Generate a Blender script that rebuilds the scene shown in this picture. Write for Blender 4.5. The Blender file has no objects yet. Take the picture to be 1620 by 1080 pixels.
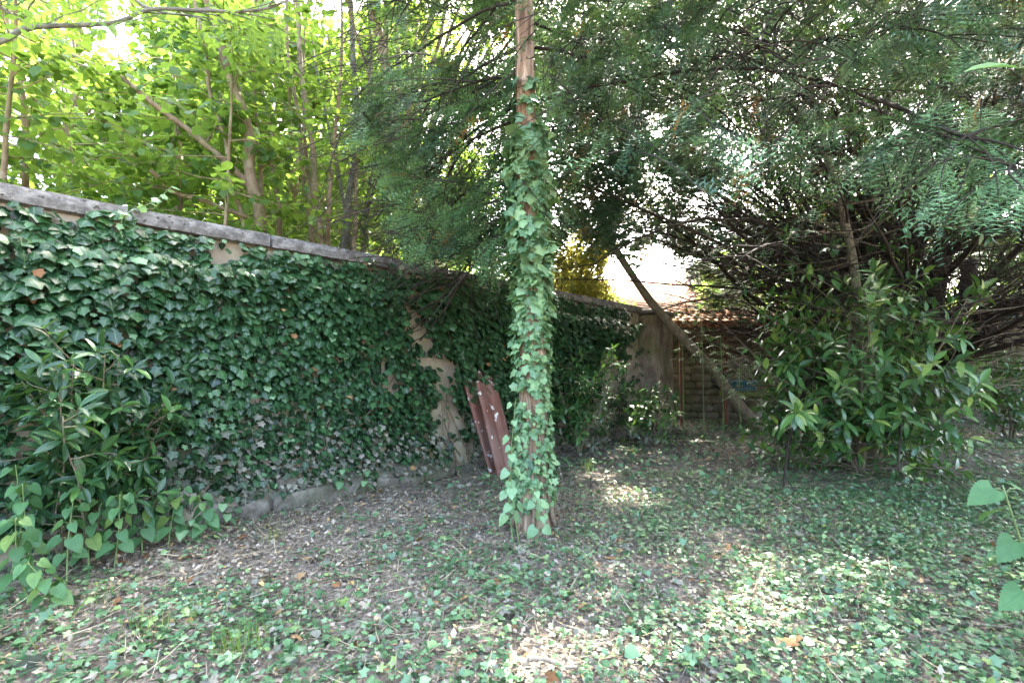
import bpy, math, numpy as np
from mathutils import Vector, Matrix

sc = bpy.context.scene
COL = sc.collection

# ------------------------------------------------------------------ camera
FPX, CX, CY = 780.0, 810.0, 540.0            # focal length and centre in photo pixels (1620 x 1080)
CAM_H = 1.3
PITCH = math.atan(40.0 / FPX)
cam = bpy.data.cameras.new('camera')
cam.sensor_width = 36.0
cam.lens = FPX / 1620.0 * 36.0
cam.clip_start = 0.05
cam.clip_end = 2000
camo = bpy.data.objects.new('camera', cam)
camo.location = (0, 0, CAM_H)
camo.rotation_euler = (math.pi / 2 + PITCH, 0, 0)
COL.objects.link(camo)
sc.camera = camo

# ------------------------------------------------------------------ sky, sun, exposure
SUN_EL, SUN_AZ = math.radians(52), math.radians(24)      # azimuth from +Y towards +X
SUN = np.array([math.sin(SUN_AZ) * math.cos(SUN_EL), math.cos(SUN_AZ) * math.cos(SUN_EL), math.sin(SUN_EL)])
world = bpy.data.worlds.new('World')
sc.world = world
world.use_nodes = True
nt = world.node_tree
nt.nodes.clear()
wo = nt.nodes.new('ShaderNodeOutputWorld')
bg = nt.nodes.new('ShaderNodeBackground')
sky = nt.nodes.new('ShaderNodeTexSky')
sky.sky_type = 'NISHITA'
sky.sun_disc = False
sky.sun_elevation = SUN_EL
sky.sun_rotation = SUN_AZ
sky.air_density = 1.0
sky.dust_density = 6.0
sky.ozone_density = 0.3
bg.inputs[1].default_value = 0.15
nt.links.new(sky.outputs[0], bg.inputs[0])
nt.links.new(bg.outputs[0], wo.inputs[0])
sl = bpy.data.lights.new('sun', 'SUN')
sl.energy = 2.7
sl.angle = math.radians(0.55)
sl.color = (1.0, 0.94, 0.84)
so = bpy.data.objects.new('sun', sl)
so.rotation_euler = Vector(-SUN).to_track_quat('-Z', 'Y').to_euler()
so.location = (0, 0, 30)
COL.objects.link(so)
sc.view_settings.view_transform = 'Standard'
sc.view_settings.look = 'None'
sc.view_settings.gamma = 1.0
sc.view_settings.use_curve_mapping = False
sc.view_settings.exposure = 4.35
sc.cycles.max_bounces = 8
sc.cycles.diffuse_bounces = 4
sc.cycles.transmission_bounces = 5
sc.cycles.use_denoising = True
sc.cycles.denoising_prefilter = 'NONE'
sc.cycles.sample_clamp_indirect = 4.0
sc.cycles.caustics_reflective = False
sc.cycles.caustics_refractive = False

# ------------------------------------------------------------------ helpers
R = np.random.default_rng(11)
FW = np.array([0, math.cos(PITCH), math.sin(PITCH)])
UP = np.array([0, -math.sin(PITCH), math.cos(PITCH)])
CAMP = np.array([0, 0, CAM_H])

def W(px, py, Y):
    """the point in direction of pixel (px, py) at world distance Y ahead"""
    d = FW + np.array([1, 0, 0]) * (px - CX) / FPX + UP * (CY - py) / FPX
    return CAMP + d * (Y / d[1])

def proj(P):
    """pixel x, pixel y, depth of points"""
    P = np.atleast_2d(P) - CAMP
    d = P @ FW
    ds = np.where(np.abs(d) < 1e-3, 1e-3, d)
    return CX + FPX * P[:, 0] / ds, CY - FPX * (P @ UP) / ds, d

def hz(x, y):
    x = np.asarray(x, float); y = np.asarray(y, float)
    return (0.022 * np.sin(1.1 * x + 0.7) * np.cos(0.9 * y) + 0.012 * np.sin(3.1 * x + 1.3 * y) + 0.008 * np.cos(5.3 * y - 2.2 * x + 1))

def unit(v):
    v = np.asarray(v, float)
    return v / np.maximum(np.linalg.norm(v, axis=-1, keepdims=True), 1e-9)

def vnoise(P, seed=0):
    """cheap smooth value noise, -1..1, P (n,k)"""
    P = np.atleast_2d(P)
    rr = np.random.default_rng(seed)
    out = np.zeros(len(P))
    for k in range(7):
        f = rr.normal(size=P.shape[1]) * (0.7 + 0.55 * k)
        out += np.sin(P @ f + rr.uniform(0, 6.28)) / (1 + 0.35 * k)
    return out / 2.6

def mesh_np(name, V, F, mats, MI=None, attrs=None, smooth=False):
    me = bpy.data.meshes.new(name)
    V = np.asarray(V, np.float32); F = np.asarray(F, np.int32)
    k = F.shape[1]
    me.vertices.add(len(V)); me.vertices.foreach_set('co', V.ravel())
    me.loops.add(F.size); me.loops.foreach_set('vertex_index', F.ravel())
    me.polygons.add(len(F))
    me.polygons.foreach_set('loop_start', np.arange(0, F.size, k, dtype=np.int32))
    if MI is not None:
        me.polygons.foreach_set('material_index', np.asarray(MI, np.int32))
    if smooth:
        me.polygons.foreach_set('use_smooth', np.ones(len(F), bool))
    for nm, a in (attrs or {}).items():
        at = me.attributes.new(nm, 'FLOAT', 'POINT')
        at.data.foreach_set('value', np.asarray(a, np.float32))
    for m in (mats if isinstance(mats, (list, tuple)) else [mats]):
        me.materials.append(m)
    me.update(calc_edges=True)
    return me

def link(name, me, parent=None, kind=None, loc=None):
    o = bpy.data.objects.new(name, me)
    COL.objects.link(o)
    if parent is not None:
        o.parent = parent
        if loc is None:
            o.location = -parent.location          # meshes are written in world coordinates
        else:
            o.location = Vector(loc) - parent.location
    elif loc is not None:
        o.location = loc
    if kind:
        o['kind'] = kind
    return o

def thing(name, label, cat, loc, group=None, kind=None):
    o = bpy.data.objects.new(name, None)
    o.empty_display_size = 0.1
    COL.objects.link(o)
    o.location = Vector([float(c) for c in loc])
    o['label'] = label; o['category'] = cat
    if group: o['group'] = group
    if kind: o['kind'] = kind
    return o

def tag(o, label, cat, group=None):
    o['label'] = label; o['category'] = cat
    if group: o['group'] = group
    return o

class Tubes:
    def __init__(self):
        self.V = []; self.F = []; self.n = 0
    def add(self, pts, rad, sides=6, cap=True):
        pts = np.asarray(pts, float); m = len(pts)
        rad = np.broadcast_to(np.asarray(rad, float), (m,))
        T = unit(np.gradient(pts, axis=0))
        a = np.array([0, 0, 1.0]) if abs(T[0][2]) < 0.9 else np.array([1.0, 0, 0])
        N = np.zeros_like(T)
        n = unit(np.cross(T[0], a))
        for i in range(m):
            n = unit(n - T[i] * (n @ T[i])); N[i] = n
        B = np.cross(T, N)
        an = np.linspace(0, 2 * math.pi, sides, endpoint=False)
        ring = (pts[:, None] + rad[:, None, None] * (np.cos(an)[None, :, None] * N[:, None] + np.sin(an)[None, :, None] * B[:, None]))
        V = ring.reshape(-1, 3)
        i = np.arange(m - 1)[:, None] * sides; j = np.arange(sides)[None]; jn = (j + 1) % sides
        q = np.stack([i + j, i + jn, i + sides + jn, i + sides + j], -1).reshape(-1, 4)
        tri = np.concatenate([q[:, [0, 1, 2]], q[:, [0, 2, 3]]])
        if cap:
            c0, c1 = len(V), len(V) + 1
            V = np.vstack([V, pts[:1], pts[-1:]])
            jj = np.arange(sides); jk = (jj + 1) % sides
            tri = np.concatenate([tri, np.stack([np.full(sides, c0), jk, jj], -1), np.stack([np.full(sides, c1), (m - 1) * sides + jj, (m - 1) * sides + jk], -1)])
        self.V.append(V); self.F.append(tri + self.n); self.n += len(V)
    def build(self, name, mat, parent=None, kind=None):
        return link(name, mesh_np(name, np.vstack(self.V), np.vstack(self.F), mat, smooth=True), parent, kind)

def box_np(x0, x1, y0, y1, z0, z1):
    V = np.array([(x, y, z) for z in (z0, z1) for y in (y0, y1) for x in (x0, x1)], float)
    F = np.array([(0, 2, 3, 1), (4, 5, 7, 6), (0, 1, 5, 4), (2, 6, 7, 3), (0, 4, 6, 2), (1, 3, 7, 5)])
    return V, F

def frame_from(d, n):
    """rotation matrices (N,3,3) whose columns are x, y=d (leaf length), z=n-ish"""
    y = unit(d); x = unit(np.cross(y, n)); z = np.cross(x, y)
    return np.stack([x, y, z], -1)

# ---- node materials
def newmat(name):
    m = bpy.data.materials.new(name); m.use_nodes = True
    t = m.node_tree; t.nodes.clear()
    return m, t, t.nodes.new('ShaderNodeOutputMaterial')

def nd(t, typ, **kw):
    n = t.nodes.new(typ)
    for k, v in kw.items(): setattr(n, k, v)
    return n

def ramp(t, fac, stops):
    r = t.nodes.new('ShaderNodeValToRGB')
    e = r.color_ramp.elements
    while len(e) < len(stops): e.new(0.5)
    for el, (p, c) in zip(e, stops):
        el.position = p; el.color = (*c, 1) if len(c) == 3 else c
    t.links.new(fac, r.inputs[0])
    return r.outputs[0]

def mix(t, fac, a, b, blend='MIX'):
    m = t.nodes.new('ShaderNodeMix'); m.data_type = 'RGBA'; m.blend_type = blend
    for sock, v in ((m.inputs[0], fac), (m.inputs[6], a), (m.inputs[7], b)):
        if hasattr(v, 'is_linked'): t.links.new(v, sock)
        elif isinstance(v, (int, float)): sock.default_value = v
        else: sock.default_value = (*v, 1)
    return m.outputs[2]

def leafmat(name, stops, vein=None, trans=0.35, tcol=(0.22, 0.38, 0.05), rough=0.42, spec=0.5, veinw=0.09, mottle=0.35):
    m, t, out = newmat(name)
    at = nd(t, 'ShaderNodeAttribute', attribute_name='tint')
    c = ramp(t, at.outputs['Fac'], stops)
    geo = nd(t, 'ShaderNodeNewGeometry')
    nz = nd(t, 'ShaderNodeTexNoise'); nz.inputs['Scale'].default_value = 35; nz.inputs['Detail'].default_value = 3
    t.links.new(geo.outputs['Position'], nz.inputs['Vector'])
    c = mix(t, mottle, c, ramp(t, nz.outputs['Fac'], [(0.3, (0.45, 0.45, 0.45)), (0.7, (1.35, 1.3, 1.2))]), 'MULTIPLY')
    if vein is not None:
        am = nd(t, 'ShaderNodeAttribute', attribute_name='mid')
        mr = nd(t, 'ShaderNodeMapRange'); mr.inputs[1].default_value = veinw * 0.3; mr.inputs[2].default_value = veinw
        mr.inputs[3].default_value = 0.75; mr.inputs[4].default_value = 0.0
        t.links.new(am.outputs['Fac'], mr.inputs[0])
        c = mix(t, mr.outputs[0], c, vein)
    p = nd(t, 'ShaderNodeBsdfPrincipled')
    t.links.new(c, p.inputs['Base Color'])
    p.inputs['Roughness'].default_value = rough
    p.inputs['Specular IOR Level'].default_value = spec
    if trans > 0:
        tr = nd(t, 'ShaderNodeBsdfTranslucent')
        tc = mix(t, 0.35, tcol, c)
        t.links.new(tc, tr.inputs[0])
        ms = nd(t, 'ShaderNodeMixShader'); ms.inputs[0].default_value = trans
        t.links.new(p.outputs[0], ms.inputs[1]); t.links.new(tr.outputs[0], ms.inputs[2])
        t.links.new(ms.outputs[0], out.inputs[0])
    else:
        t.links.new(p.outputs[0], out.inputs[0])
    return m

def solidmat(name, stops, scale=8.0, stretch=(1, 1, 1), rough=0.85, bump=0.4, bscale=None, detail=8, spots=None, bdist=0.01, spec=0.3, green=None):
    """noise-mottled surface. spots: (scale, threshold, colour) flecks; green: (colour, amount) moss on broad noise"""
    m, t, out = newmat(name)
    geo = nd(t, 'ShaderNodeNewGeometry')
    mp = nd(t, 'ShaderNodeMapping'); mp.inputs['Scale'].default_value = stretch
    t.links.new(geo.outputs['Position'], mp.inputs[0])
    n1 = nd(t, 'ShaderNodeTexNoise'); n1.inputs['Scale'].default_value = scale; n1.inputs['Detail'].default_value = detail; n1.inputs['Roughness'].default_value = 0.68
    t.links.new(mp.outputs[0], n1.inputs['Vector'])
    c = ramp(t, n1.outputs['Fac'], stops)
    if green:
        n3 = nd(t, 'ShaderNodeTexNoise'); n3.inputs['Scale'].default_value = 1.7; n3.inputs['Detail'].default_value = 6
        t.links.new(geo.outputs['Position'], n3.inputs['Vector'])
        f = ramp(t, n3.outputs['Fac'], [(0.45, (0, 0, 0)), (0.65, (green[1],) * 3)])
        c = mix(t, f, c, green[0])
    if spots:
        n4 = nd(t, 'ShaderNodeTexNoise'); n4.inputs['Scale'].default_value = spots[0]; n4.inputs['Detail'].default_value = 3
        t.links.new(geo.outputs['Position'], n4.inputs['Vector'])
        f = ramp(t, n4.outputs['Fac'], [(spots[1], (0, 0, 0)), (spots[1] + 0.03, (1, 1, 1))])
        c = mix(t, f, c, spots[2])
    p = nd(t, 'ShaderNodeBsdfPrincipled')
    t.links.new(c, p.inputs['Base Color']); p.inputs['Roughness'].default_value = rough; p.inputs['Specular IOR Level'].default_value = spec
    if bump:
        n2 = nd(t, 'ShaderNodeTexNoise'); n2.inputs['Scale'].default_value = bscale or scale * 2.5; n2.inputs['Detail'].default_value = 8
        t.links.new(mp.outputs[0], n2.inputs['Vector'])
        b = nd(t, 'ShaderNodeBump'); b.inputs['Strength'].default_value = bump; b.inputs['Distance'].default_value = bdist
        t.links.new(n2.outputs['Fac'], b.inputs['Height']); t.links.new(b.outputs[0], p.inputs['Normal'])
    t.links.new(p.outputs[0], out.inputs[0])
    return m

M = {}
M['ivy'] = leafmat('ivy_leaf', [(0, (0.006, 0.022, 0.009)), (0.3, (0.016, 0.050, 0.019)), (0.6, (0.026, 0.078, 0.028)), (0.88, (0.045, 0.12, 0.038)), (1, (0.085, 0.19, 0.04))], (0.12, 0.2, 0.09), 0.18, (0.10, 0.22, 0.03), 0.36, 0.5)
M['ivy_light'] = leafmat('ivy_young_lit_leaf', [(0, (0.09, 0.19, 0.09)), (0.6, (0.18, 0.32, 0.155)), (1, (0.28, 0.44, 0.19))], (0.25, 0.36, 0.18), 0.25, (0.20, 0.38, 0.06), 0.45)  # young leaves; also the trunk ivy, with its skylight put into the colour
M['ivy_ground'] = leafmat('ground_ivy_leaf', [(0, (0.035, 0.090, 0.038)), (0.5, (0.080, 0.175, 0.075)), (0.9, (0.14, 0.26, 0.11)), (1, (0.24, 0.34, 0.10))], (0.15, 0.24, 0.12), 0.15, (0.14, 0.28, 0.04), 0.33, 0.6)
M['ivy_dusty'] = leafmat('ivy_dusty_leaf', [(0, (0.07, 0.085, 0.06)), (0.5, (0.16, 0.165, 0.13)), (1, (0.28, 0.26, 0.21))], None, 0.05, rough=0.9, spec=0.1)
M['ivy_brown'] = leafmat('ivy_dead_leaf', [(0, (0.10, 0.045, 0.02)), (0.6, (0.22, 0.11, 0.05)), (1, (0.42, 0.28, 0.13))], None, 0.1, rough=0.8, spec=0.2)
M['laurel'] = leafmat('laurel_leaf', [(0, (0.020, 0.062, 0.022)), (0.5, (0.046, 0.120, 0.038)), (0.85, (0.09, 0.20, 0.048)), (1, (0.22, 0.29, 0.06))], (0.14, 0.24, 0.06), 0.2, (0.16, 0.32, 0.03), 0.27, 0.6, 0.07)
M['laurel_young'] = leafmat('young_laurel_leaf', [(0, (0.014, 0.048, 0.022)), (0.6, (0.032, 0.092, 0.034)), (1, (0.085, 0.20, 0.045))], (0.17, 0.28, 0.10), 0.25, (0.18, 0.34, 0.04), 0.33, 0.5, 0.07)
M['hazel'] = leafmat('hazel_leaf', [(0, (0.03, 0.085, 0.018)), (0.6, (0.06, 0.14, 0.028)), (1, (0.10, 0.20, 0.035))], None, 0.48, (0.36, 0.52, 0.06), 0.5, 0.4)
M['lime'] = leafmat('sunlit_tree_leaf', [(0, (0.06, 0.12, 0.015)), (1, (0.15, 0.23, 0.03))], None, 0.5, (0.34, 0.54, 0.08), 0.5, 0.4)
M['nettle'] = leafmat('nettle_leaf', [(0, (0.045, 0.12, 0.045)), (0.7, (0.08, 0.19, 0.068)), (1, (0.18, 0.26, 0.06))], (0.05, 0.13, 0.05), 0.3, (0.2, 0.4, 0.06), 0.55, 0.4, 0.06)
M['yew'] = leafmat('yew_needle', [(0, (0.014, 0.040, 0.020)), (0.5, (0.036, 0.094, 0.038)), (0.9, (0.075, 0.165, 0.062)), (1, (0.16, 0.12, 0.04))], None, 0.12, (0.16, 0.22, 0.04), 0.42, 0.5, mottle=0.2)
M['yew_new'] = leafmat('yew_shoot_needle', [(0, (0.08, 0.18, 0.072)), (1, (0.165, 0.31, 0.125))], None, 0.15, (0.2, 0.3, 0.05), 0.42, 0.5, mottle=0.2)  # paler needles: skylight on the front sprays put into the colour
M['yew_dry'] = leafmat('yew_dry_needle', [(0, (0.14, 0.075, 0.025)), (1, (0.32, 0.18, 0.06))], None, 0.15, (0.4, 0.25, 0.06), 0.7, 0.2, mottle=0.2)
M['gold'] = leafmat('golden_conifer_leaf', [(0, (0.13, 0.15, 0.03)), (1, (0.32, 0.31, 0.07))], None, 0.5, (0.55, 0.52, 0.09), 0.6, 0.3)
M['litter'] = leafmat('dry_leaf', [(0, (0.07, 0.052, 0.036)), (0.3, (0.19, 0.15, 0.11)), (0.6, (0.29, 0.245, 0.19)), (0.9, (0.42, 0.365, 0.285)), (1, (0.50, 0.32, 0.12))], None, 0.08, (0.4, 0.3, 0.15), 0.85, 0.2)
M['straw'] = leafmat('straw', [(0, (0.18, 0.14, 0.09)), (1, (0.50, 0.43, 0.28))], None, 0.1, (0.5, 0.42, 0.25), 0.7, 0.3)
M['grass'] = leafmat('grass_blade', [(0, (0.09, 0.17, 0.03)), (0.7, (0.16, 0.27, 0.05)), (1, (0.36, 0.36, 0.12))], None, 0.35, (0.4, 0.5, 0.08), 0.5, 0.4)
M['bark_red'] = solidmat('conifer_bark', [(0.3, (0.09, 0.050, 0.032)), (0.44, (0.24, 0.15, 0.10)), (0.56, (0.40, 0.28, 0.195)), (0.72, (0.54, 0.43, 0.33))], 20, (1, 1, 0.10), 0.9, 0.9, 26, bdist=0.012)
M['bark_dark'] = solidmat('yew_bark', [(0.3, (0.012, 0.009, 0.006)), (0.55, (0.032, 0.024, 0.017)), (0.8, (0.08, 0.066, 0.05))], 10, (1, 1, 0.35), 0.9, 0.6)
M['bark_grey'] = solidmat('leaning_trunk_bark', [(0.3, (0.075, 0.058, 0.040)), (0.5, (0.16, 0.13, 0.09)), (0.75, (0.27, 0.23, 0.165))], 16, (1, 1, 0.4), 0.9, 0.8, green=((0.09, 0.11, 0.04), 0.6))
M['bark_hazel'] = solidmat('hazel_bark', [(0.3, (0.085, 0.055, 0.030)), (0.5, (0.20, 0.145, 0.085)), (0.75, (0.36, 0.29, 0.20))], 9, (1, 1, 0.5), 0.8, 0.4, green=((0.12, 0.14, 0.05), 0.5))
M['bark_pale'] = solidmat('pale_branch_bark', [(0.3, (0.06, 0.058, 0.043)), (0.55, (0.15, 0.145, 0.11)), (0.8, (0.30, 0.29, 0.23))], 20, (1, 1, 1), 0.85, 0.4)
M['stem_green'] = solidmat('green_stem', [(0.3, (0.10, 0.15, 0.05)), (0.7, (0.20, 0.27, 0.10))], 20, rough=0.6, bump=0.1)
M['ivy_stem'] = solidmat('ivy_stem_bark', [(0.3, (0.10, 0.07, 0.045)), (0.7, (0.27, 0.20, 0.14))], 25, rough=0.9, bump=0.4)
M['plaster'] = solidmat('lime_plaster', [(0.28, (0.16, 0.125, 0.085)), (0.45, (0.31, 0.26, 0.19)), (0.62, (0.42, 0.365, 0.285)), (0.8, (0.52, 0.47, 0.39))], 2.3, (1, 1, 0.7), 0.92, 0.6, 14, detail=10, green=((0.20, 0.19, 0.08), 0.7), bdist=0.02)
M['plaster_old'] = solidmat('cracked_old_plaster', [(0.3, (0.075, 0.055, 0.038)), (0.44, (0.17, 0.135, 0.098)), (0.58, (0.30, 0.25, 0.19)), (0.78, (0.42, 0.37, 0.30))], 4.5, (1, 1, 0.45), 0.95, 0.9, 20, detail=12, green=((0.13, 0.125, 0.05), 0.7), spots=(7, .66, (0.12, 0.09, 0.065)), bdist=0.03)
M['stone'] = solidmat('limestone', [(0.3, (0.13, 0.115, 0.085)), (0.5, (0.25, 0.225, 0.175)), (0.75, (0.40, 0.37, 0.30))], 5, (1, 1, 1), 0.92, 0.7, 18, green=((0.10, 0.115, 0.045), 0.75), bdist=0.02)
M['stone_old'] = solidmat('mossy_rubble', [(0.3, (0.05, 0.044, 0.03)), (0.5, (0.11, 0.097, 0.07)), (0.75, (0.21, 0.19, 0.145))], 5, (1, 1, 1), 0.95, 0.7, 18, green=((0.055, 0.065, 0.025), 0.8), bdist=0.02)
M['stone_foot'] = solidmat('stained_footing_stone', [(0.3, (0.055, 0.046, 0.036)), (0.5, (0.13, 0.115, 0.09)), (0.75, (0.25, 0.225, 0.185))], 6, (1, 1, 1), 0.95, 0.9, 22, green=((0.07, 0.08, 0.035), 0.6), bdist=0.03)
M['mortar'] = solidmat('earth_mortar', [(0.3, (0.05, 0.042, 0.03)), (0.7, (0.12, 0.10, 0.07))], 9, rough=0.95, bump=0.5, green=((0.06, 0.075, 0.03), 0.6))
M['coping'] = solidmat('weathered_coping', [(0.3, (0.07, 0.064, 0.058)), (0.48, (0.15, 0.14, 0.128)), (0.62, (0.27, 0.255, 0.235)), (0.8, (0.42, 0.40, 0.37))], 11, (1, 1, 1.3), 0.95, 0.9, 40, spots=(28, 0.63, (0.07, 0.065, 0.055)), bdist=0.008)
M['red_board'] = solidmat('red_brown_paint', [(0.3, (0.095, 0.036, 0.025)), (0.5, (0.165, 0.070, 0.050)), (0.75, (0.25, 0.14, 0.11))], 9, (1, 1, 0.3), 0.7, 0.5, 30, green=((0.24, 0.16, 0.13), .4), spots=(12, 0.64, (0.62, 0.58, 0.53)))
M['tile'] = solidmat('clay_tile', [(0.3, (0.20, 0.085, 0.045)), (0.5, (0.36, 0.17, 0.09)), (0.75, (0.48, 0.29, 0.18))], 6, rough=0.9, bump=0.4, green=((0.15, 0.15, 0.08), 0.6))
M['rust'] = solidmat('rusty_iron', [(0.3, (0.05, 0.025, 0.017)), (0.6, (0.13, 0.055, 0.033)), (0.8, (0.2, 0.09, 0.05))], 14, rough=0.8, bump=0.3)
M['wood'] = solidmat('old_beam_wood', [(0.3, (0.06, 0.04, 0.026)), (0.6, (0.15, 0.11, 0.075)), (0.8, (0.25, 0.19, 0.14))], 10, (0.3, 1, 1), 0.9, 0.4)
M['mossy'] = solidmat('mossy_slab', [(0.3, (0.07, 0.085, 0.025)), (0.55, (0.14, 0.165, 0.045)), (0.8, (0.24, 0.24, 0.11))], 9, rough=0.95, bump=0.6)
M['blue'] = solidmat('blue_plastic', [(0.3, (0.03, 0.13, 0.23)), (0.7, (0.045, 0.19, 0.31))], 4, rough=0.4, bump=0.0, spec=0.5)
M['black_bag'] = solidmat('black_sack', [(0.3, (0.008, 0.008, 0.009)), (0.7, (0.02, 0.02, 0.022))], 9, rough=0.5, bump=0.5)
M['house'] = solidmat('cream_render', [(0.3, (0.55, 0.48, 0.38)), (0.7, (0.68, 0.61, 0.5))], 2, rough=0.9, bump=0.1)
M['dark_glass'] = solidmat('window_glass', [(0.3, (0.03, 0.035, 0.04)), (0.7, (0.05, 0.06, 0.07))], 1, rough=0.1, bump=0, spec=0.5)
M['twig'] = solidmat('dead_twig', [(0.3, (0.12, 0.09, 0.06)), (0.7, (0.34, 0.28, 0.2))], 30, rough=0.9, bump=0.3)
M['soil'] = solidmat('leaf_mould_soil', [(0.3, (0.08, 0.064, 0.048)), (0.5, (0.165, 0.135, 0.105)), (0.68, (0.27, 0.23, 0.18)), (0.85, (0.38, 0.33, 0.265))], 26, rough=0.95, bump=0.9, bscale=60, detail=10, bdist=0.02)

# ---- leaf templates: (V, F, mid); unit length along +Y, upper side +Z
def halves(mids, rows, fold=0.18, droop=0.18, tip=None):
    """leaf from midrib ys and half widths"""
    V = []; F = []; mid = []
    n = len(mids)
    for y, w in zip(mids, rows):
        z = -droop * y * y
        V.append((0, y, z)); mid.append(0)
    idx = {}
    for s in (1, -1):
        for i, (y, w) in enumerate(zip(mids, rows)):
            if w > 0:
                idx[s, i] = len(V); V.append((s * w, y - 0.04 * w, -droop * y * y + fold * w)); mid.append(1)
        for i in range(n - 1):
            a, b = i, i + 1
            A, B = idx.get((s, a)), idx.get((s, b))
            if A is None and B is not None: t = [(a, B, b)]
            elif B is None and A is not None: t = [(a, A, b)]
            else: t = [(a, A, B), (a, B, b)]
            F += t if s > 0 else [(p, r, q) for p, q, r in t]
    return np.array(V, float), np.array(F), np.array(mid, float)

def ivy_t(k, fold=-0.16, droop=0.12):
    """k: 0 nearly entire, 1 deeply lobed"""
    half = [(.18, -.10), (.46 + .03 * k, .02 + .03 * k), (.46 - .18 * k, .25), (.46 + .06 * k, .47), (.33 - .15 * k, .66 - .03 * k)]
    mids = [(0, .03), (0, .3), (0, .6), (0, .86 + .14 * k)]
    V = [(x, y) for x, y in mids]; mid = [0, 0, 0, 0]
    ii = {}
    for s in (1, -1):
        for i, (x, y) in enumerate(half):
            ii[s, i] = len(V); V.append((s * x, y)); mid.append(1)
    F = []
    for s in (1, -1):
        h = [ii[s, i] for i in range(5)]
        t = [(0, h[0], h[1]), (0, h[1], 1), (1, h[1], h[2]), (1, h[2], h[3]), (1, h[3], 2), (2, h[3], h[4]), (2, h[4], 3)]
        F += t if s > 0 else [(a, c, b) for a, b, c in t]
    V = np.array([(x, y, fold * abs(x) - droop * y * y + 0.10 * abs(x) * y) for x, y in V])
    return V, np.array(F), np.array(mid, float)

def nettle_t(w=0.42, teeth=9, fold=0.22, droop=0.25):
    V = []; mid = []; F = []
    ys = np.linspace(0, 1, teeth + 1)
    for y in ys: V.append((0, y, -droop * y * y)); mid.append(0)
    for s in (1, -1):
        prev = None
        for i in range(teeth):
            y = ys[i]; wv = w * (math.sin(math.pi * min(1, (y + .16) / 1.16) ** 0.62) ** 0.8)
            a = len(V); V.append((s * wv * (0.9 if i else .8), y - (.09 if i == 0 else 0), fold * wv - droop * y * y)); mid.append(.9)
            ym = (ys[i] + .75 * (ys[i + 1] - ys[i])); wm = w * (math.sin(math.pi * min(1, (ym + .16) / 1.16) ** 0.62) ** 0.8) * 1.06
            V.append((s * wm, ym + .01, fold * wm - droop * ym * ym)); mid.append(1)
            t = [(i, a, a + 1), (i, a + 1, i + 1)]
            if i + 1 < teeth: t.append((i + 1, a + 1, a + 2))
            F += t if s > 0 else [(p, r, q) for p, q, r in t]
    return np.array(V), np.array(F), np.array(mid, float)

def pinnate_t():
    leaflet = halves([0, .5, 1], [0, .2, 0], 0.15, 0.2)
    V = []; F = []; mid = []; n = 0
    spots = [(y, s) for y in (.22, .42, .62, .82) for s in (1, -1)] + [(.88, 0)]
    V0 = np.array([(-.006, 0, 0), (.006, 0, 0), (0, .9, -.1)]); V.append(V0); F.append(np.array([(0, 1, 2)])); mid.append(np.zeros(3)); n = 3
    for y, s in spots:
        a = s * math.radians(58)
        c, sn = math.cos(a), math.sin(a)
        v = leaflet[0] * .30
        v = np.stack([v[:, 0] * c + v[:, 1] * sn, -v[:, 0] * sn + v[:, 1] * c + y, v[:, 2] - .1 * y * y], -1)
        V.append(v); F.append(leaflet[1] + n); mid.append(leaflet[2]); n += len(v)
    return np.vstack(V), np.vstack(F), np.concatenate(mid)

def yew_t(seed, nside=2, per=11, needle=0.135, nw=.019):
    """a flat yew shoot (unit length): a main shoot with side shoots, two ranks of needles on each"""
    rr = np.random.default_rng(seed)
    V = []; F = []; n = 0
    def shoot(p, ang, L, k):
        nonlocal n
        d = np.array([math.sin(ang), math.cos(ang), 0]); s = np.array([d[1], -d[0], 0])
        dr = lambda u: -0.28 * u * u * L
        q = [p - s * .006, p + s * .006, p + d * L + [0, 0, dr(1)]]
        V.extend(q); F.append((n, n + 1, n + 2)); n += 3
        for i in range(k):
            u = (i + .6) / k
            b = p + d * L * u + [0, 0, dr(u)]
            for sg in (1, -1):
                nl = needle * rr.uniform(.75, 1.1) * (1 - .35 * max(0, u - .7) / .3)
                nd_ = unit(d * rr.uniform(.35, .6) + s * sg + np.array([0, 0, rr.uniform(-.2, .35)]))
                V.extend([b - d * nw, b + d * nw, b + nd_ * nl]); F.append((n, n + 1, n + 2) if sg > 0 else (n, n + 2, n + 1)); n += 3
    shoot(np.zeros(3), 0, 1.0, per + 2)
    for i in range(nside):
        sg = 1 if i % 2 else -1
        shoot(np.array([0, .2 + .28 * i + rr.uniform(-.05, .05), -.02]), sg * rr.uniform(.6, .95), rr.uniform(.45, .62), int(per * .62))
    return np.array(V, float), np.array(F), np.ones(n)

T = {}
T['ivy_round'] = ivy_t(0.25, -.3, .2)
T['ivy_mid'] = ivy_t(0.5, -0.30, 0.25)
T['ivy_deep'] = ivy_t(1.0, -0.1, 0.05)
T['ivy_cup'] = ivy_t(0.6, 0.2, 0.15)
T['laurel'] = halves([0, .22, .5, .78, 1], [0, .14, .185, .13, 0], 0.35, 0.22)
T['laurel_flat'] = halves([0, .22, .5, .78, 1], [0, .13, .17, .12, 0], 0.15, 0.40)
T['bay'] = halves([0, .25, .55, .8, 1], [0, .115, .145, .10, 0], 0.5, 0.15)
T['hazel'] = halves([0, .15, .62, 1], [0, .30, .38, 0], 0.12, 0.2)
T['hazel_b'] = halves([0, .15, .55, 1], [0, .34, .38, 0], -0.15, 0.1)
T['simple'] = halves([0, .5, 1], [0, .36, 0], 0.1, 0.2)
T['nettle'] = nettle_t()
T['heart'] = nettle_t(0.46, 7, 0.15, 0.2)
T['pinnate'] = pinnate_t()
for k in range(4): T['yew%d' % k] = yew_t(k + 1, 2, 6, .15, .026)
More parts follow.
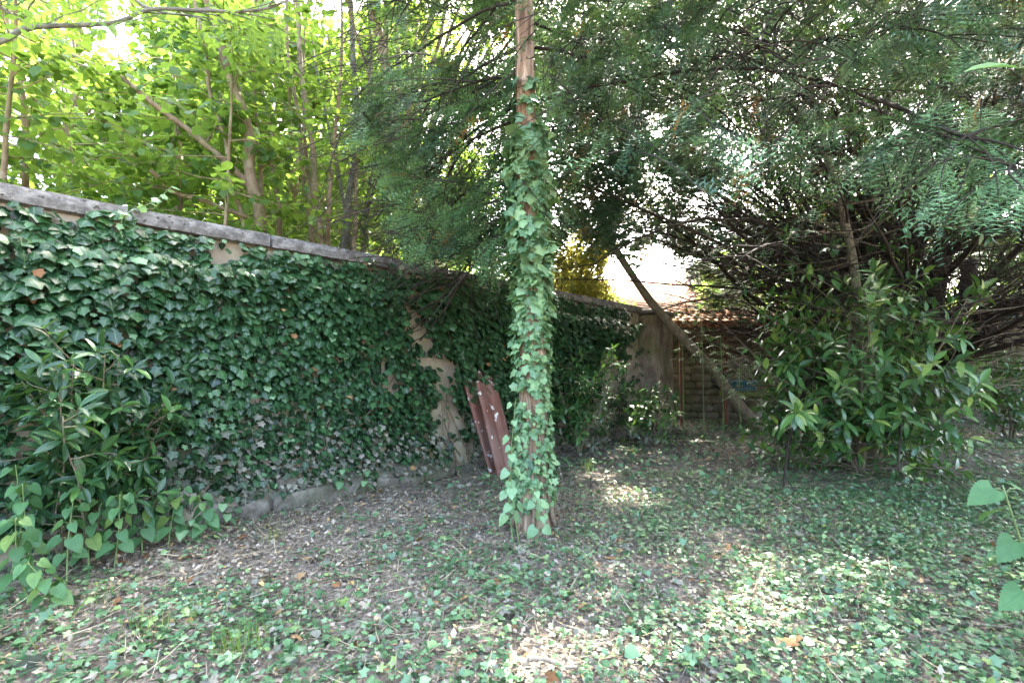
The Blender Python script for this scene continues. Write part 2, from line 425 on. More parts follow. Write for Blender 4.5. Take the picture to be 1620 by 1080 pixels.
T['yewfar'] = yew_t(9, 2, 4, 0.22, .032)
T['yewtop'] = yew_t(10, 2, 2, 0.34, .06)
_a = np.linspace(0, 2 * math.pi, 10, endpoint=False); _r = np.array([.62, .30, .52, .36, .48, .22, .48, .36, .52, .30])
T['ivy_star'] = (np.vstack([[(0, .38, .03)], np.stack([_r * np.sin(_a), .38 + _r * np.cos(_a), -.12 * _r], -1)]), np.array([(0, i + 1, (i + 1) % 10 + 1) for i in range(10)])[:, [0, 2, 1]], np.array([.3] + [1.0] * 10))
T['ivy_low'] = halves([0, .12, .5, 1], [0, .40, .42, 0], -.15, .1)
T['dry'] = halves([0, .5, 1], [0, .3, 0], 0.5, -0.35)
T['blade'] = (np.array([(-.012, 0, 0), (.012, 0, 0), (.010, .5, .03), (-.010, .5, .03), (0, 1, .16)], float), np.array([(0, 1, 2), (0, 2, 3), (3, 2, 4)]), np.ones(5))
T['chip'] = (np.array([(-.3, 0, 0), (.25, .08, .05), (.3, .8, 0.12), (-.2, 1, .02)], float), np.array([(0, 1, 2), (0, 2, 3)]), np.ones(4))

class Foliage:
    def __init__(self):
        self.parts = []            # (tmpl, mat, P, D, N, S, tint)
    def add(self, tmpl, mat, P, D, N, S, tint):
        P = np.atleast_2d(P); n = len(P)
        if n == 0: return
        D = np.broadcast_to(D, (n, 3)); N = np.broadcast_to(N, (n, 3))
        S = np.broadcast_to(np.asarray(S, float), (n,)); tint = np.broadcast_to(np.asarray(tint, float), (n,))
        self.parts.append((tmpl, mat, np.array(P, float), np.array(D, float), np.array(N, float), np.array(S), np.clip(tint, 0, 1)))
    def cull(self, keep):
        q = []
        for (a, b, P, D, N, S, ti) in self.parts:
            k = keep(P)
            if k.any(): q.append((a, b, P[k], D[k], N[k], S[k], ti[k]))
        self.parts = q
    def lod(self):
        """coarser needle sprays high up in the crown, far out of view"""
        q = []
        for (a, b, P, D, N, S, ti) in self.parts:
            if not a.startswith('yew') or a == 'yewtop': q.append((a, b, P, D, N, S, ti)); continue
            x, y, d = proj(P)
            o = (d < .3) | (x < -250) | (x > 1870) | (y < -250)
            if o.any(): q.append(('yewtop', b, P[o], D[o], N[o], S[o] * 1.25, ti[o]))
            if (~o).any(): q.append((a, b, P[~o], D[~o], N[~o], S[~o], ti[~o]))
        self.parts = q
    def count(self): return sum(len(p[2]) for p in self.parts)
    def build(self, parent, n_parts=0, part_name='leaf', rest_name='foliage', min_px=10, kind='stuff', label=None):
        chosen = [np.zeros(len(p[2]), bool) for p in self.parts]
        if n_parts:
            sz = []
            for gi, p in enumerate(self.parts):
                x, y, d = proj(p[2])
                px = np.where((d > 0.3) & (x > -10) & (x < 1630) & (y > -10) & (y < 1090), FPX * p[5] / np.maximum(d, .3), 0)
                sz.append(np.stack([px, np.full(len(px), gi), np.arange(len(px))], -1))
            sz = np.vstack(sz)
            sz = sz[sz[:, 0] >= min_px]
            sz = sz[np.argsort(-sz[:, 0])][:n_parts]
            for px, gi, i in sz: chosen[int(gi)][int(i)] = True
            cache = {}
            for gi, (tm, mat, P, D, N, S, ti) in enumerate(self.parts):
                ids = np.nonzero(chosen[gi])[0]
                if len(ids) == 0: continue
                Fr = frame_from(D[ids], N[ids])
                for j, i in enumerate(ids):
                    q = int(min(7, ti[i] * 8))
                    key = (tm, mat, q)
                    if key not in cache:
                        V, F, md = T[tm]
                        cache[key] = mesh_np(part_name, V, F, M[mat], attrs={'tint': np.full(len(V), (q + .5) / 8), 'mid': md}, smooth=True)
                    o = bpy.data.objects.new(part_name, cache[key])
                    COL.objects.link(o); o.parent = parent
                    mt = Matrix.Identity(4)
                    for a in range(3):
                        for b in range(3): mt[a][b] = float(Fr[j][a][b] * S[i])
                        mt[a][3] = float(P[i][a] - parent.location[a])
                    o.matrix_basis = mt
        Vs = []; Fs = []; MI = []; tt = []; mm = []; n = 0
        mats = []
        for gi, (tm, mat, P, D, N, S, ti) in enumerate(self.parts):
            k = ~chosen[gi]
            if not k.any(): continue
            P, D, N, S, ti = P[k], D[k], N[k], S[k], ti[k]
            V, F, md = T[tm]
            Fr = frame_from(D, N)
            X = np.einsum('nij,vj->nvi', Fr * S[:, None, None], V) + P[:, None]
            Vs.append(X.reshape(-1, 3).astype(np.float32))
            Fs.append((F[None] + (np.arange(len(P)) * len(V))[:, None, None] + n).reshape(-1, 3))
            if mat not in mats: mats.append(mat)
            MI.append(np.full(len(P) * len(F), mats.index(mat)))
            tt.append(np.repeat(ti, len(V))); mm.append(np.tile(md, len(P)))
            n += len(P) * len(V)
        if not Vs: return None
        me = mesh_np(rest_name, np.vstack(Vs), np.vstack(Fs), [M[m] for m in mats], np.concatenate(MI), {'tint': np.concatenate(tt), 'mid': np.concatenate(mm)}, smooth=True)
        return link(rest_name, me, parent, kind)

def rdir(n, zbias=0.0, zs=1.0):
    v = R.normal(size=(n, 3)); v[:, 2] = v[:, 2] * zs + zbias
    return unit(v)

def grow(p, d, L, r0, r1, n=8, wig=0.15, trop=(0, 0, 0)):
    pts = [np.array(p, float)]; d = unit(d); tr = np.array(trop, float)
    st = L / n
    for i in range(n):
        d = unit(d + R.normal(size=3) * wig + tr / n)
        pts.append(pts[-1] + d * st)
    return np.array(pts), np.linspace(r0, r1, n + 1)

def spline(pts, n=24):
    pts = np.asarray(pts, float)
    k = len(pts); P = np.vstack([2 * pts[0] - pts[1], pts, 2 * pts[-1] - pts[-2]])
    out = []
    for u in np.linspace(0, k - 1, n):
        i = min(int(u), k - 2); t = u - i
        a, b, c, d = P[i], P[i + 1], P[i + 2], P[i + 3]
        out.append(.5 * ((2 * b) + (-a + c) * t + (2 * a - 5 * b + 4 * c - d) * t * t + (-a + 3 * b - 3 * c + d) * t ** 3))
    return np.array(out)

def at_path(pts, u):
    f = u * (len(pts) - 1); i = min(int(f), len(pts) - 2); t = f - i
    return pts[i] * (1 - t) + pts[i + 1] * t, unit(pts[i + 1] - pts[i])

# gaps in the canopy where the sun reaches the ground: (pixel x, pixel y, radius in metres)
SUN_SPOTS = [(985, 790, .30), (940, 760, .16), (1150, 850, .16), (870, 1020, .09), (845, 1060, .07), (900, 985, .05), (1040, 900, .05), (1240, 985, .06), (1350, 900, .05), (1080, 690, .25), (1140, 960, .05), (1395, 895, .05), (960, 915, .05), (1010, 1010, .04), (1300, 800, .06), (1560, 745, .08), (1200, 935, .05), (1270, 905, .04), (1120, 800, .05), (1450, 1000, .04), (1080, 1040, .04), (1330, 1030, .03), (920, 870, .05), (1180, 760, .06), (760, 960, .03), (1420, 840, .05), (1010, 720, .12)]
def ground_at(px, py):
    d = FW + np.array([1, 0, 0]) * (px - CX) / FPX + UP * (CY - py) / FPX
    p = CAMP + d * (CAM_H / -d[2])
    return p
SPOTS = [(ground_at(a, b), r) for a, b, r in SUN_SPOTS]
SPOTS += [(np.array([4.2, 10.5, 2.2]), .16), (np.array([4.7, 10.5, 2.2]), .12), (W(1210, 640, 9.2), .10), (W(1010, 620, 8.4), .03), (W(1060, 625, 8.3), .03), (W(960, 590, 7.3), .02), (W(1290, 520, 6.4), .02)]
def sun_clear(P):
    k = np.ones(len(P), bool)
    for s, r in SPOTS:
        v = P - s; al = v @ SUN
        k &= (np.linalg.norm(v - al[:, None] * SUN, axis=1) > r * 1.3 + .12) | (al < 0.12)
    return k

# ================================================================== THE SETTING
def axis(near, far, step, grow_=1.35):
    a = list(np.arange(near[0], near[1] + 1e-6, step)); s = step
    while a[-1] < far: s *= grow_; a.append(a[-1] + s)
    s = step
    while a[0] > -far: s *= grow_; a.insert(0, a[0] - s)
    return np.array(a)
gx = axis((-7, 9), 400, 0.14); gy = axis((-2, 13), 400, 0.14)
GX, GY = np.meshgrid(gx, gy)
GZ = hz(GX, GY) * np.exp(-((np.hypot(GX, GY - 5) / 40) ** 2)) + 0.010 * vnoise(np.stack([GX.ravel() * 6, GY.ravel() * 6], -1), 3).reshape(GX.shape) * (np.hypot(GX, GY) < 18)
nx, ny = len(gx), len(gy)
ii = (np.arange(ny - 1)[:, None] * nx + np.arange(nx - 1)[None]).ravel()
g = link('ground', mesh_np('ground', np.stack([GX.ravel(), GY.ravel(), GZ.ravel()], -1), np.stack([ii, ii + 1, ii + nx + 1, ii + nx], -1), M['soil'], smooth=True), kind='structure')
g['label'] = 'brown leaf mould ground of the shaded garden'

# ---- the boundary wall
WA = np.array([-3.34, 3.22]); WU = np.array([0.661, 0.75]); WU /= np.linalg.norm(WU); WN = np.array([WU[1], -WU[0]])
T0, T1, WH = -7.0, 9.75, 2.37
def wp(t, off, z):
    t = np.asarray(t, float); off = np.broadcast_to(off, t.shape); z = np.broadcast_to(z, t.shape)
    xy = WA + t[..., None] * WU + off[..., None] * WN
    return np.concatenate([xy, z[..., None]], -1)
def on_wall(px, py, off=0.0):
    """pixel -> (t, z) on the wall face"""
    d = FW + np.array([1, 0, 0]) * (px - CX) / FPX + UP * (CY - py) / FPX
    n3 = np.array([*WN, 0]); p0 = np.array([*(WA + WN * off), 0])
    s = ((p0 - CAMP) @ n3) / (d @ n3); P = CAMP + d * s
    return (P[:2] - WA) @ WU, P[2]

wall = thing('boundary_wall', 'tall plastered garden wall with grey stone coping, largely hidden under ivy', 'wall', wp(1.0, -0.17, 0.0))
tt = np.arange(T0, T1 + .01, 0.07); zz = np.linspace(-.05, WH, 36)
TT, ZZ = np.meshgrid(tt, zz)
off = 0.022 * vnoise(np.stack([TT.ravel() * 1.6, ZZ.ravel() * 1.6], -1), 5) + 0.012 * vnoise(np.stack([TT.ravel() * 6, ZZ.ravel() * 6], -1), 6)
off += 0.10 * np.exp(-(ZZ.ravel() / .28) ** 2) * (0.6 + 0.4 * vnoise(np.stack([TT.ravel() * 5, ZZ.ravel() * 5], -1), 8))
V = wp(TT.ravel(), off, ZZ.ravel())
m_, k_ = len(tt), len(zz)
ii = (np.arange(k_ - 1)[:, None] * m_ + np.arange(m_ - 1)[None]).ravel()
Fq = np.stack([ii, ii + 1, ii + m_ + 1, ii + m_], -1)
back = wp(np.array([T0, T1, T1, T0, T0, T1, T1, T0]), np.array([-.06, -.06, -.36, -.36] * 2), np.array([-.05] * 4 + [WH] * 4))
Fb = np.array([(0, 1, 5, 4), (1, 2, 6, 5), (2, 3, 7, 6), (3, 0, 4, 7), (4, 5, 6, 7)]) + len(V)
link('plaster_face', mesh_np('plaster_face', np.vstack([V, back]), np.vstack([Fq, Fb]), M['plaster'], smooth=False), wall)

def rough_box(L, D, H, seg, amp, seed):
    """subdivided box with worn edges, centred in x and y, z from 0"""
    nx_, ny_, nz_ = seg
    V = []; F = []
    def face(o, a, b, na, nb):
        base = len(V)
        for j in range(nb + 1):
            for i in range(na + 1): V.append(o + a * i / na + b * j / nb)
        for j in range(nb):
            for i in range(na):
                q = base + j * (na + 1) + i; F.append((q, q + 1, q + na + 2, q + na + 1))
    X, Y, Z = np.array([L, 0, 0]), np.array([0, D, 0]), np.array([0, 0, H]); o = np.array([-L / 2, -D / 2, 0.])
    face(o, X, Z, nx_, nz_); face(o + Y + X, -X, Z, nx_, nz_); face(o + X, Y, Z, ny_, nz_); face(o + Y, -Y, Z, ny_, nz_)
    face(o + Z, X, Y, nx_, ny_); face(o + Y, X, -Y, nx_, ny_)
    V = np.array(V)
    c = np.array([0, 0, H / 2]); h = np.array([L, D, H]) / 2
    q = np.abs(V - c) / h
    e = np.sort(q, axis=1)[:, 1]
    V = c + (V - c) * (1 - (amp * 1.6 * np.clip(e - .8, 0, 1) / .2)[:, None] / h.clip(.03))
    nzv = np.stack([vnoise(V * 14 + seed, s) for s in (1, 2, 3)], -1)
    return V + nzv * amp * .5, np.array(F)

edges = [T0]
while edges[-1] < T1 - 1.0: edges.append(edges[-1] + R.uniform(1.25, 1.75))
edges[-1] = T1 + .06
jt, _ = on_wall(203, 330)
k = int(np.argmin(np.abs(np.array(edges) - jt))); edges[k] = jt
ang = math.atan2(WU[1], WU[0])
for a, b in zip(edges[:-1], edges[1:]):
    V, F = rough_box(b - a - .012, .50, .13, (18, 6, 3), .006, R.uniform(0, 99))
    o = link('coping_slab', mesh_np('coping_slab', V, F, M['coping']), wall, loc=wp(np.array((a + b) / 2), -.165, WH + .004 + R.uniform(0, .006)))
    o.rotation_euler = (R.normal() * .004, R.normal() * .003, ang + R.normal() * .003)

def stone_mesh(w, h, d, seed):
    """irregular block, front face towards -Y, 3x3 bulged front"""
    rr = np.random.default_rng(seed)
    xs = np.array([-.5, -.2, .2, .5]) * w; zs = np.array([0, .3, .7, 1]) * h
    V = []
    for j, z in enumerate(zs):
        for i, x in enumerate(xs):
            edge = (i in (0, 3)) + (j in (0, 3))
            V.append((x + rr.normal() * .035 * w * .6 - (math.copysign(.06 * w, x) if edge == 2 else 0), -d * (1.0 if edge == 0 else .86 if edge == 1 else .7) + rr.normal() * .012, z + rr.normal() * .03 * h + (0 if edge < 2 else (.06 * h if j == 0 else -.06 * h))))
    b = len(V)
    for i, j in ((0, 0), (3, 0), (3, 3), (0, 3)): V.append((xs[i], .05, zs[j]))
    F = [(r * 4 + c, r * 4 + c + 1, r * 4 + c + 5, r * 4 + c + 4) for r in range(3) for c in range(3)]
    tris = [(f[0], f[1], f[2]) for f in F] + [(f[0], f[2], f[3]) for f in F]
    def side(path, p, q):
        o = []
        for a_, b_ in zip(path[:-1], path[1:]): o.append((b_, a_, p))
        o.append((path[-1], p, q)); return o
    tris += side([0, 1, 2, 3], b, b + 1) + side([3, 7, 11, 15], b + 1, b + 2) + side([15, 14, 13, 12], b + 2, b + 3) + side([12, 8, 4, 0], b + 3, b)
    return np.array(V), np.array(tris)

# rubble footing showing under the ivy
STONES_OLD = [mesh_np('stone', *stone_mesh(1, 1, .5, s + 20), M['stone_old']) for s in range(9)]
STONES = [mesh_np('stone', *stone_mesh(1, 1, .5, s), M['stone_foot']) for s in range(9)]
for row in range(2):
  t = -1.0 - row * .2
  while t < 8.8:
    w = R.uniform(.16, .6); h = R.uniform(.10, .24)
    o = link('footing_stone', STONES[R.integers(9)], wall, loc=wp(np.array(t + w / 2), .085 - .02 * row + R.uniform(-.02, .02), -.04 + row * .14 + R.uniform(-.02, .02)))
    o.scale = (w * .97, R.uniform(.05, .16), h); o.rotation_euler = (R.normal() * .1, R.normal() * .12, ang + R.normal() * .08)
    t += w * R.uniform(.85, 1.15 + 1.6 * row)

# end pier of the wall, next to the shed
pier = thing('plaster_pier', 'cracked cream plaster pier closing the end of the wall beside the shed', 'pier', wp(np.array(9.45), .12, 0.))
V, F = rough_box(.98, .62, WH - .02, (10, 6, 22), .02, 3.)
o = link('pier_body', mesh_np('pier_body', V, F, M['plaster_old']), pier, loc=wp(np.array(9.38), .02, 0.)); o.rotation_euler = (0, 0, ang)
V, F = rough_box(1.06, .72, .10, (10, 6, 2), .012, 7.)
o = link('pier_cap', mesh_np('pier_cap', V, F, M['coping']), pier, loc=wp(np.array(9.36), .07, WH - .022)); o.rotation_euler = (0, 0, ang)
cr = Tubes()
for s in range(4):
    p0 = wp(np.array(9.2 + .18 * s), .345, 2.1 - .1 * s)
    p, r = grow(p0, (.1 * R.normal(), 0, -1), R.uniform(.6, 1.3), .008, .003, 14, .22)
    q = (p[:, :2] - WA) @ WN
    p[:, :2] += (.338 - q)[:, None] * WN
    cr.add(p, r, 5)
cr.build('dead_creeper', M['ivy_stem'], pier)

# ---- the far stone wall
BA = np.array([2.7, 12.9]); BB = np.array([13.5, 11.0]); BL = np.linalg.norm(BB - BA); BU = (BB - BA) / BL; BN = np.array([BU[1], -BU[0]])
def bp(t, off, z): 
    q = BA + BU * t + BN * off
    return np.array([q[0], q[1], z])
bwall = thing('stone_wall', 'mossy rubble stone wall closing the garden behind the shed', 'wall', bp(BL / 2, -.2, 0.))
bang = math.atan2(BU[1], BU[0])
V, F = box_np(-BL / 2, BL / 2, -.18, .18, -.05, 2.62)
o = link('wall_core', mesh_np('wall_core', V, F, M['mortar']), bwall, loc=bp(BL / 2, -.2, 0.)); o.rotation_euler = (0, 0, bang)
z = 0.0; cnt = 0
while z < 2.5:
    h = R.uniform(.15, .26); t = R.uniform(-.2, 0)
    while t < BL - .1 and cnt < 295:
        w = R.uniform(.28, .75)
        o = link('stone', STONES_OLD[R.integers(9)], bwall, loc=bp(t + w / 2, -.03, z))
        o.scale = (w * .955, R.uniform(.10, .18), h * .93); o.rotation_euler = (0, R.normal() * .02, bang)
        t += w; cnt += 1
    z += h

# ---- lean-to shed
shed = thing('lean_to_shed', 'open lean-to shed with old clay tile roof and rusty posts', 'shed', (4.9, 11.4, 0))
SX0, SX1 = 3.36, 6.5
E0, E1 = np.array([10.55, 2.14]), np.array([12.55, 2.62])          # (y, z) of eave and top
sl_len = np.linalg.norm(E1 - E0); sl_ang = math.atan2(E1[1] - E0[1], E1[0] - E0[0])
V, F = box_np(0, SX1 - SX0, 0, sl_len, -.05, -.02)
o = link('roof_deck', mesh_np('roof_deck', V, F, M['wood']), shed, loc=(SX0, E0[0], E0[1])); o.rotation_euler = (sl_ang, 0, 0)
def barrel(L, r, up):
    an = np.linspace(0, math.pi, 7); V = []
    for rr_, y in ((r, 0), (r * .86, L)):
        for th in (.0, -.014):
            for a in an: V.append(((rr_ + th) * math.cos(a), y, (1 if up else -1) * (rr_ + th) * math.sin(a)))
    F = []
    for i in range(6):
        F += [(i, i + 1, 14 + i + 1, 14 + i), (7 + i + 1, 7 + i, 21 + i, 21 + i + 1), (i + 1, i, 7 + i, 7 + i + 1), (14 + i, 14 + i + 1, 21 + i + 1, 21 + i)]
    return np.array(V), np.array(F)
cover = mesh_np('roof_tile', *barrel(.46, .088, True), M['tile']); pan = mesh_np('roof_tile', *barrel(.46, .088, False), M['tile'])
nc = int((SX1 - SX0) / .19)
for c in range(nc):
    for r_ in range(5):
        for me, dx, dz in ((pan, 0, .085), (cover, .095, .075)):
            y = r_ * .41 - .06
            if y + .46 > sl_len + .05: continue
            p = E0 + (y) * np.array([math.cos(sl_ang), math.sin(sl_ang)])
            o = link('roof_tile', me, shed, loc=(SX0 + .1 + c * .19 + dx + R.normal() * .006, p[0], p[1] + dz + .012 * r_ % .012 + R.uniform(0, .012)))
            o.rotation_euler = (sl_ang - .03, 0, R.normal() * .03)
for yy, zz_ in ((10.68, 2.06),):
    V, F = rough_box(SX1 - SX0, .12, .12, (24, 2, 2), .006, 2.)
    link('eave_beam', mesh_np('eave_beam', V, F, M['wood']), shed, loc=((SX0 + SX1) / 2, yy, zz_ - .08))
for x in np.arange(SX0 + .2, SX1, .6):
    V, F = box_np(-.04, .04, -.02, sl_len, -.14, -.055)
    o = link('rafter', mesh_np('rafter', V, F, M['wood']), shed, loc=(x, E0[0], E0[1])); o.rotation_euler = (sl_ang, 0, 0)
for px in (1077, 1147, 1250):
    x = (px - CX) / FPX * 10.68
    V, F = rough_box(.085, .085, 2.0, (2, 2, 14), .006, px * .1)
    link('post', mesh_np('post', V, F, M['rust']), shed, loc=(x, 10.68, -.02))

# ---- bench slab on stone blocks, with things on it
bench = thing('stone_bench', 'moss-green slab bench on stone blocks inside the shed', 'bench', (5.75, 10.95, 0))
V, F = rough_box(2.1, .6, .13, (20, 6, 2), .012, 5.)
link('slab', mesh_np('slab', V, F, M['mossy']), bench, loc=(5.75, 10.98, .64))
for x in (5.55, 6.5):
    V, F = rough_box(.46, .42, .64, (5, 4, 6), .02, x)
    link('block', mesh_np('block', V, F, M['stone']), bench, loc=(x, 11.0, 0))

def tub_np(L, D, H, th=.012, taper=.82):
    V = []; F = []
    def ring(l, d, z, rr=.05):
        o = []
        for cx, cy, a0 in ((l / 2 - rr, d / 2 - rr, 0), (-l / 2 + rr, d / 2 - rr, 90), (-l / 2 + rr, -d / 2 + rr, 180), (l / 2 - rr, -d / 2 + rr, 270)):
            for a in (0, 30, 60, 90): o.append((cx + rr * math.cos(math.radians(a0 + a)), cy + rr * math.sin(math.radians(a0 + a)), z))
        return o
    rings = [ring(L * taper, D * taper, 0), ring(L, D, H), ring(L + .03, D + .03, H), ring(L + .03, D + .03, H + .015), ring(L - 2 * th, D - 2 * th, H + .015), ring(L * taper - 2 * th, D * taper - 2 * th, th)]
    for r in rings: V += r
    for k in range(5):
        for i in range(16):
            j = (i + 1) % 16; F.append((k * 16 + i, k * 16 + j, k * 16 + 16 + j, k * 16 + 16 + i))
    V += [(0, 0, 0), (0, 0, th)]
    T3 = [(f[0], f[1], f[2]) for f in F] + [(f[0], f[2], f[3]) for f in F]
    for i in range(16):
        j = (i + 1) % 16; T3 += [(96, j, i), (97, 80 + i, 80 + j)]
    return np.array(V), np.array(T3)
tub = link('plastic_tub', mesh_np('plastic_tub', *tub_np(.54, .36, .21), M['blue']), loc=(5.10, 10.90, .772))
tag(tub, 'blue rectangular plastic tub standing on the mossy bench', 'tub')
for i, (x, y, rz_, lay) in enumerate(((5.62, 10.95, .3, 0), (5.85, 10.9, 1.2, 0), (6.05, 11.0, .1, 0), (5.75, 10.95, .8, 1))):
    V, F = barrel(.42, .085, True)
    V = V[:, [1, 0, 2]] - np.array([.21, 0, 0])
    o = link('clay_tile', mesh_np('clay_tile', V, F[:, ::-1], M['tile']), loc=(x, y, .772 + .07 * lay)); o.rotation_euler = (0, 0, rz_)
    tag(o, ['loose orange clay tile lying on the bench next to the blue tub', 'loose clay tile turned crosswise on the bench', 'loose clay tile at the laurel end of the bench', 'loose clay tile lying on top of other tiles on the bench'][i], 'tile', 'loose roof tiles on the bench')

# dark sack hung on the post
sack = thing('hanging_sack', 'dark bulging sack hanging from the shed post', 'sack', (4.50, 10.55, .95))
an = np.linspace(0, 2 * math.pi, 18, endpoint=False)
prof = [(0, 0.0), (.10, .015), (.17, .08), (.20, .17), (.18, .27), (.12, .36), (.05, .42), (.035, .46), (.055, .50)]
V = []
for k, (r_, z) in enumerate(prof):
    for a in an: 
        rr_ = r_ * (1 + .10 * math.sin(3 * a + k) + .06 * math.sin(7 * a + 2 * k))
        V.append((rr_ * math.cos(a), rr_ * .75 * math.sin(a), z))
F = [(k * 18 + i, k * 18 + (i + 1) % 18, (k + 1) * 18 + (i + 1) % 18, (k + 1) * 18 + i) for k in range(len(prof) - 1) for i in range(18)]
link('bag', mesh_np('bag', np.array(V), np.array(F), M['black_bag'], smooth=True), sack, loc=(4.42, 10.55, .83))
tb = Tubes(); tb.add([(4.42, 10.55, 1.27), (4.45, 10.57, 1.45), (4.55, 10.62, 1.62), (4.61, 10.66, 1.66)], .008, 6); tb.build('cord', M['black_bag'], sack)

# ---- neighbour's house beyond the walls
house = thing('neighbour_house', 'cream rendered house with orange tiled roof beyond the garden walls', 'house', (9.2, 29, 0))
V, F = box_np(5.2, 13.2, 26, 33, 0, 4.2)
link('walls', mesh_np('walls', V, F, M['house']), house)
rv = np.array([(4.8, 25.5, 4.15), (13.6, 25.5, 4.15), (13.6, 33.5, 4.15), (4.8, 33.5, 4.15), (4.8, 29.5, 6.4), (13.6, 29.5, 6.4), (4.8, 25.5, 4.3), (13.6, 25.5, 4.3), (13.6, 33.5, 4.3), (4.8, 33.5, 4.3), (4.8, 29.5, 6.55), (13.6, 29.5, 6.55)])
rf = np.array([(6, 7, 11, 10), (8, 9, 10, 11), (0, 4, 5, 1), (2, 5, 4, 3), (0, 1, 7, 6), (2, 3, 9, 8), (0, 6, 10, 4), (3, 4, 10, 9), (1, 5, 11, 7), (2, 8, 11, 5)])
roof = link('roof', mesh_np('roof', rv, rf, M['tile']), house)
V, F = box_np(10.4, 11.2, 28.6, 29.3, 5.6, 7.5); link('chimney', mesh_np('chimney', V, F, M['house']), roof, loc=(0, 0, 0)).location = (0, 0, 0)
V = np.array([(5.19, 26.02, 4.2), (5.19, 32.98, 4.2), (5.19, 29.5, 6.1), (13.21, 26.02, 4.2), (13.21, 32.98, 4.2), (13.21, 29.5, 6.1)]); 
link('gable', mesh_np('gable', V, np.array([(0, 2, 1), (3, 4, 5)]), M['house']), house)
for x in (6.6, 9.2, 11.8):
    V, F = box_np(x - .5, x + .5, 25.96, 26.05, 2.3, 3.6); w_ = link('window', mesh_np('window', V, F, M['wood']), house)
    V, F = box_np(x - .42, x + .42, 25.93, 25.955, 2.38, 3.52); link('pane', mesh_np('pane', V, F, M['dark_glass']), w_).location = (0, 0, 0)

# ---- two red boards leaning on the wall
def board(name, label, bpx, bpy_, tpx, tpy, width, seed, ridges):
    b = ground_at(bpx, bpy_); b[2] = 0
    # the top rests against the ivy in front of the wall
    t_, z_ = on_wall(tpx, tpy, .16)
    top = wp(np.array(t_), .16, z_)
    L = np.linalg.norm(top - b); y = unit(top - b)
    x = unit(np.cross(y, [*WN, 0])) * -1
    x = unit(np.array([*WU, 0]) - y * (np.array([*WU, 0]) @ y)); n = np.cross(x, y) 
    if n @ np.array([*WN, 0]) < 0: n = -n
    nxs = ridges; xs = np.linspace(-width / 2, width / 2, len(ridges)); ys = np.linspace(0, L, 30)
    rr = np.random.default_rng(seed)
    V = []
    jag = rr.uniform(-.025, .025, len(xs))
    for fr in (0, 1):
        for j, v in enumerate(ys):
            for i, u_ in enumerate(xs):
                vv = v + (jag[i] if j == 29 else 0)
                h = (ridges[i] if fr == 0 else ridges[i] - .022)
                V.append(b + x * (u_ + .006 * math.sin(v * 2.1 + seed)) + y * vv + n * (h + .004 * math.sin(3 * v + seed)))
    kx = len(xs); off_ = kx * 30; F = []
    for j in range(29):
        for i in range(kx - 1):
            a = j * kx + i; F.append((a, a + 1, a + kx + 1, a + kx)); a += off_; F.append((a, a + kx, a + kx + 1, a + 1))
        for a in (j * kx, j * kx + kx - 1): F.append((a, a + kx, a + kx + off_, a + off_))
    for i in range(kx - 1):
        for a in (i, 29 * kx + i): F.append((a, a + 1, a + 1 + off_, a + off_))
    o = link(name, mesh_np(name, np.array(V) - b, np.array(F), M['red_board']), loc=b)
    return tag(o, label, 'board')
board('painted_board', 'wide red-brown grooved board with flaking white paint, leaning on the ivy wall', 804, 752, 766, 588, .36, 1, [0, .012, .012, .012, .012, -.008, -.008, .012, .012, .012, .012, 0])
board('painted_board', 'narrow red-brown board leaning partly behind the wide one', 784, 748, 744, 604, .19, 2, [0, .006, .006, -.004, .006, .006, 0])

# ================================================================== PLANTS
WN3 = np.array([*WN, 0.0]); WU3 = np.array([*WU, 0.0]); ZUP = np.array([0, 0, 1.0])

# ---- ivy covering the wall
ivy = thing('wall_ivy', 'dense dark green ivy covering the long garden wall, dusty grey near its foot', 'ivy', wp(np.array(2.0), .12, 0.))
GAPS = [(352, 388, 34, 13), (655, 468, 9, 26), (662, 520, 8, 26), (700, 590, 15, 42), (672, 545, 9, 24), (690, 560, 10, 14), (703, 640, 14, 22), (622, 600, 4, 18), (712, 670, 22, 26), (733, 705, 20, 16), (60, 680, 48, 26), (100, 665, 22, 18), (968, 600, 12, 50), (945, 650, 12, 26), (760, 735, 20, 20), (560, 775, 40, 18), (340, 820, 60, 30), (430, 805, 40, 25), (1025, 560, 30, 120), (905, 690, 40, 30), (480, 640, 8, 7), (540, 560, 8, 6)]
def ivy_keep(P, rough=.9):
    x, y, d = proj(P)
    k = np.ones(len(P), bool)
    nzv = .8 * vnoise(np.stack([x / 13, y / 13], -1), 21) + .6 * vnoise(np.stack([x / 5, y / 5], -1), 22)
    xw = x + 9 * vnoise(np.stack([x / 22, y / 22], -1), 23); stray = R.uniform(size=len(P)) < .03
    for cx, cy, rx, ry in GAPS:
        q = ((xw - cx) / (rx * .95 + 3)) ** 2 + ((y - 6 - cy) / (ry + 3)) ** 2
        k &= (q > 1 + rough * nzv) | stray
    return k
N = 26500
t = R.uniform(-4.2, 9.0, N); z = R.uniform(.10, 2.47, N) ** 1.0
pn = vnoise(np.stack([t * 1.3, z * 1.3], -1), 31)
layer = R.uniform(0, 1, N)
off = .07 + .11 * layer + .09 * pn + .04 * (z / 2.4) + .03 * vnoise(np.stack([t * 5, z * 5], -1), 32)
off = np.clip(off, .03, np.where(z > 2.15, .085, 1.0))
P = wp(t, off, z)
keep = ivy_keep(P)
fx = proj(P)[0]
keep &= (fx < 885) | (vnoise(np.stack([t * 2.2, z * 2.2], -1), 33) + R.normal(size=N) * .25 > -.35)
low = np.clip((.27 + .17 * vnoise(t[:, None] * 1.7, 12) - z) / .25, 0, 1)
keep &= R.uniform(size=N) > low * .93
keep &= (z < 2.385) | ((fx > 140) & (fx < 230) & (z < 2.44)) | ((fx > 560) & (R.uniform(size=N) < .3))
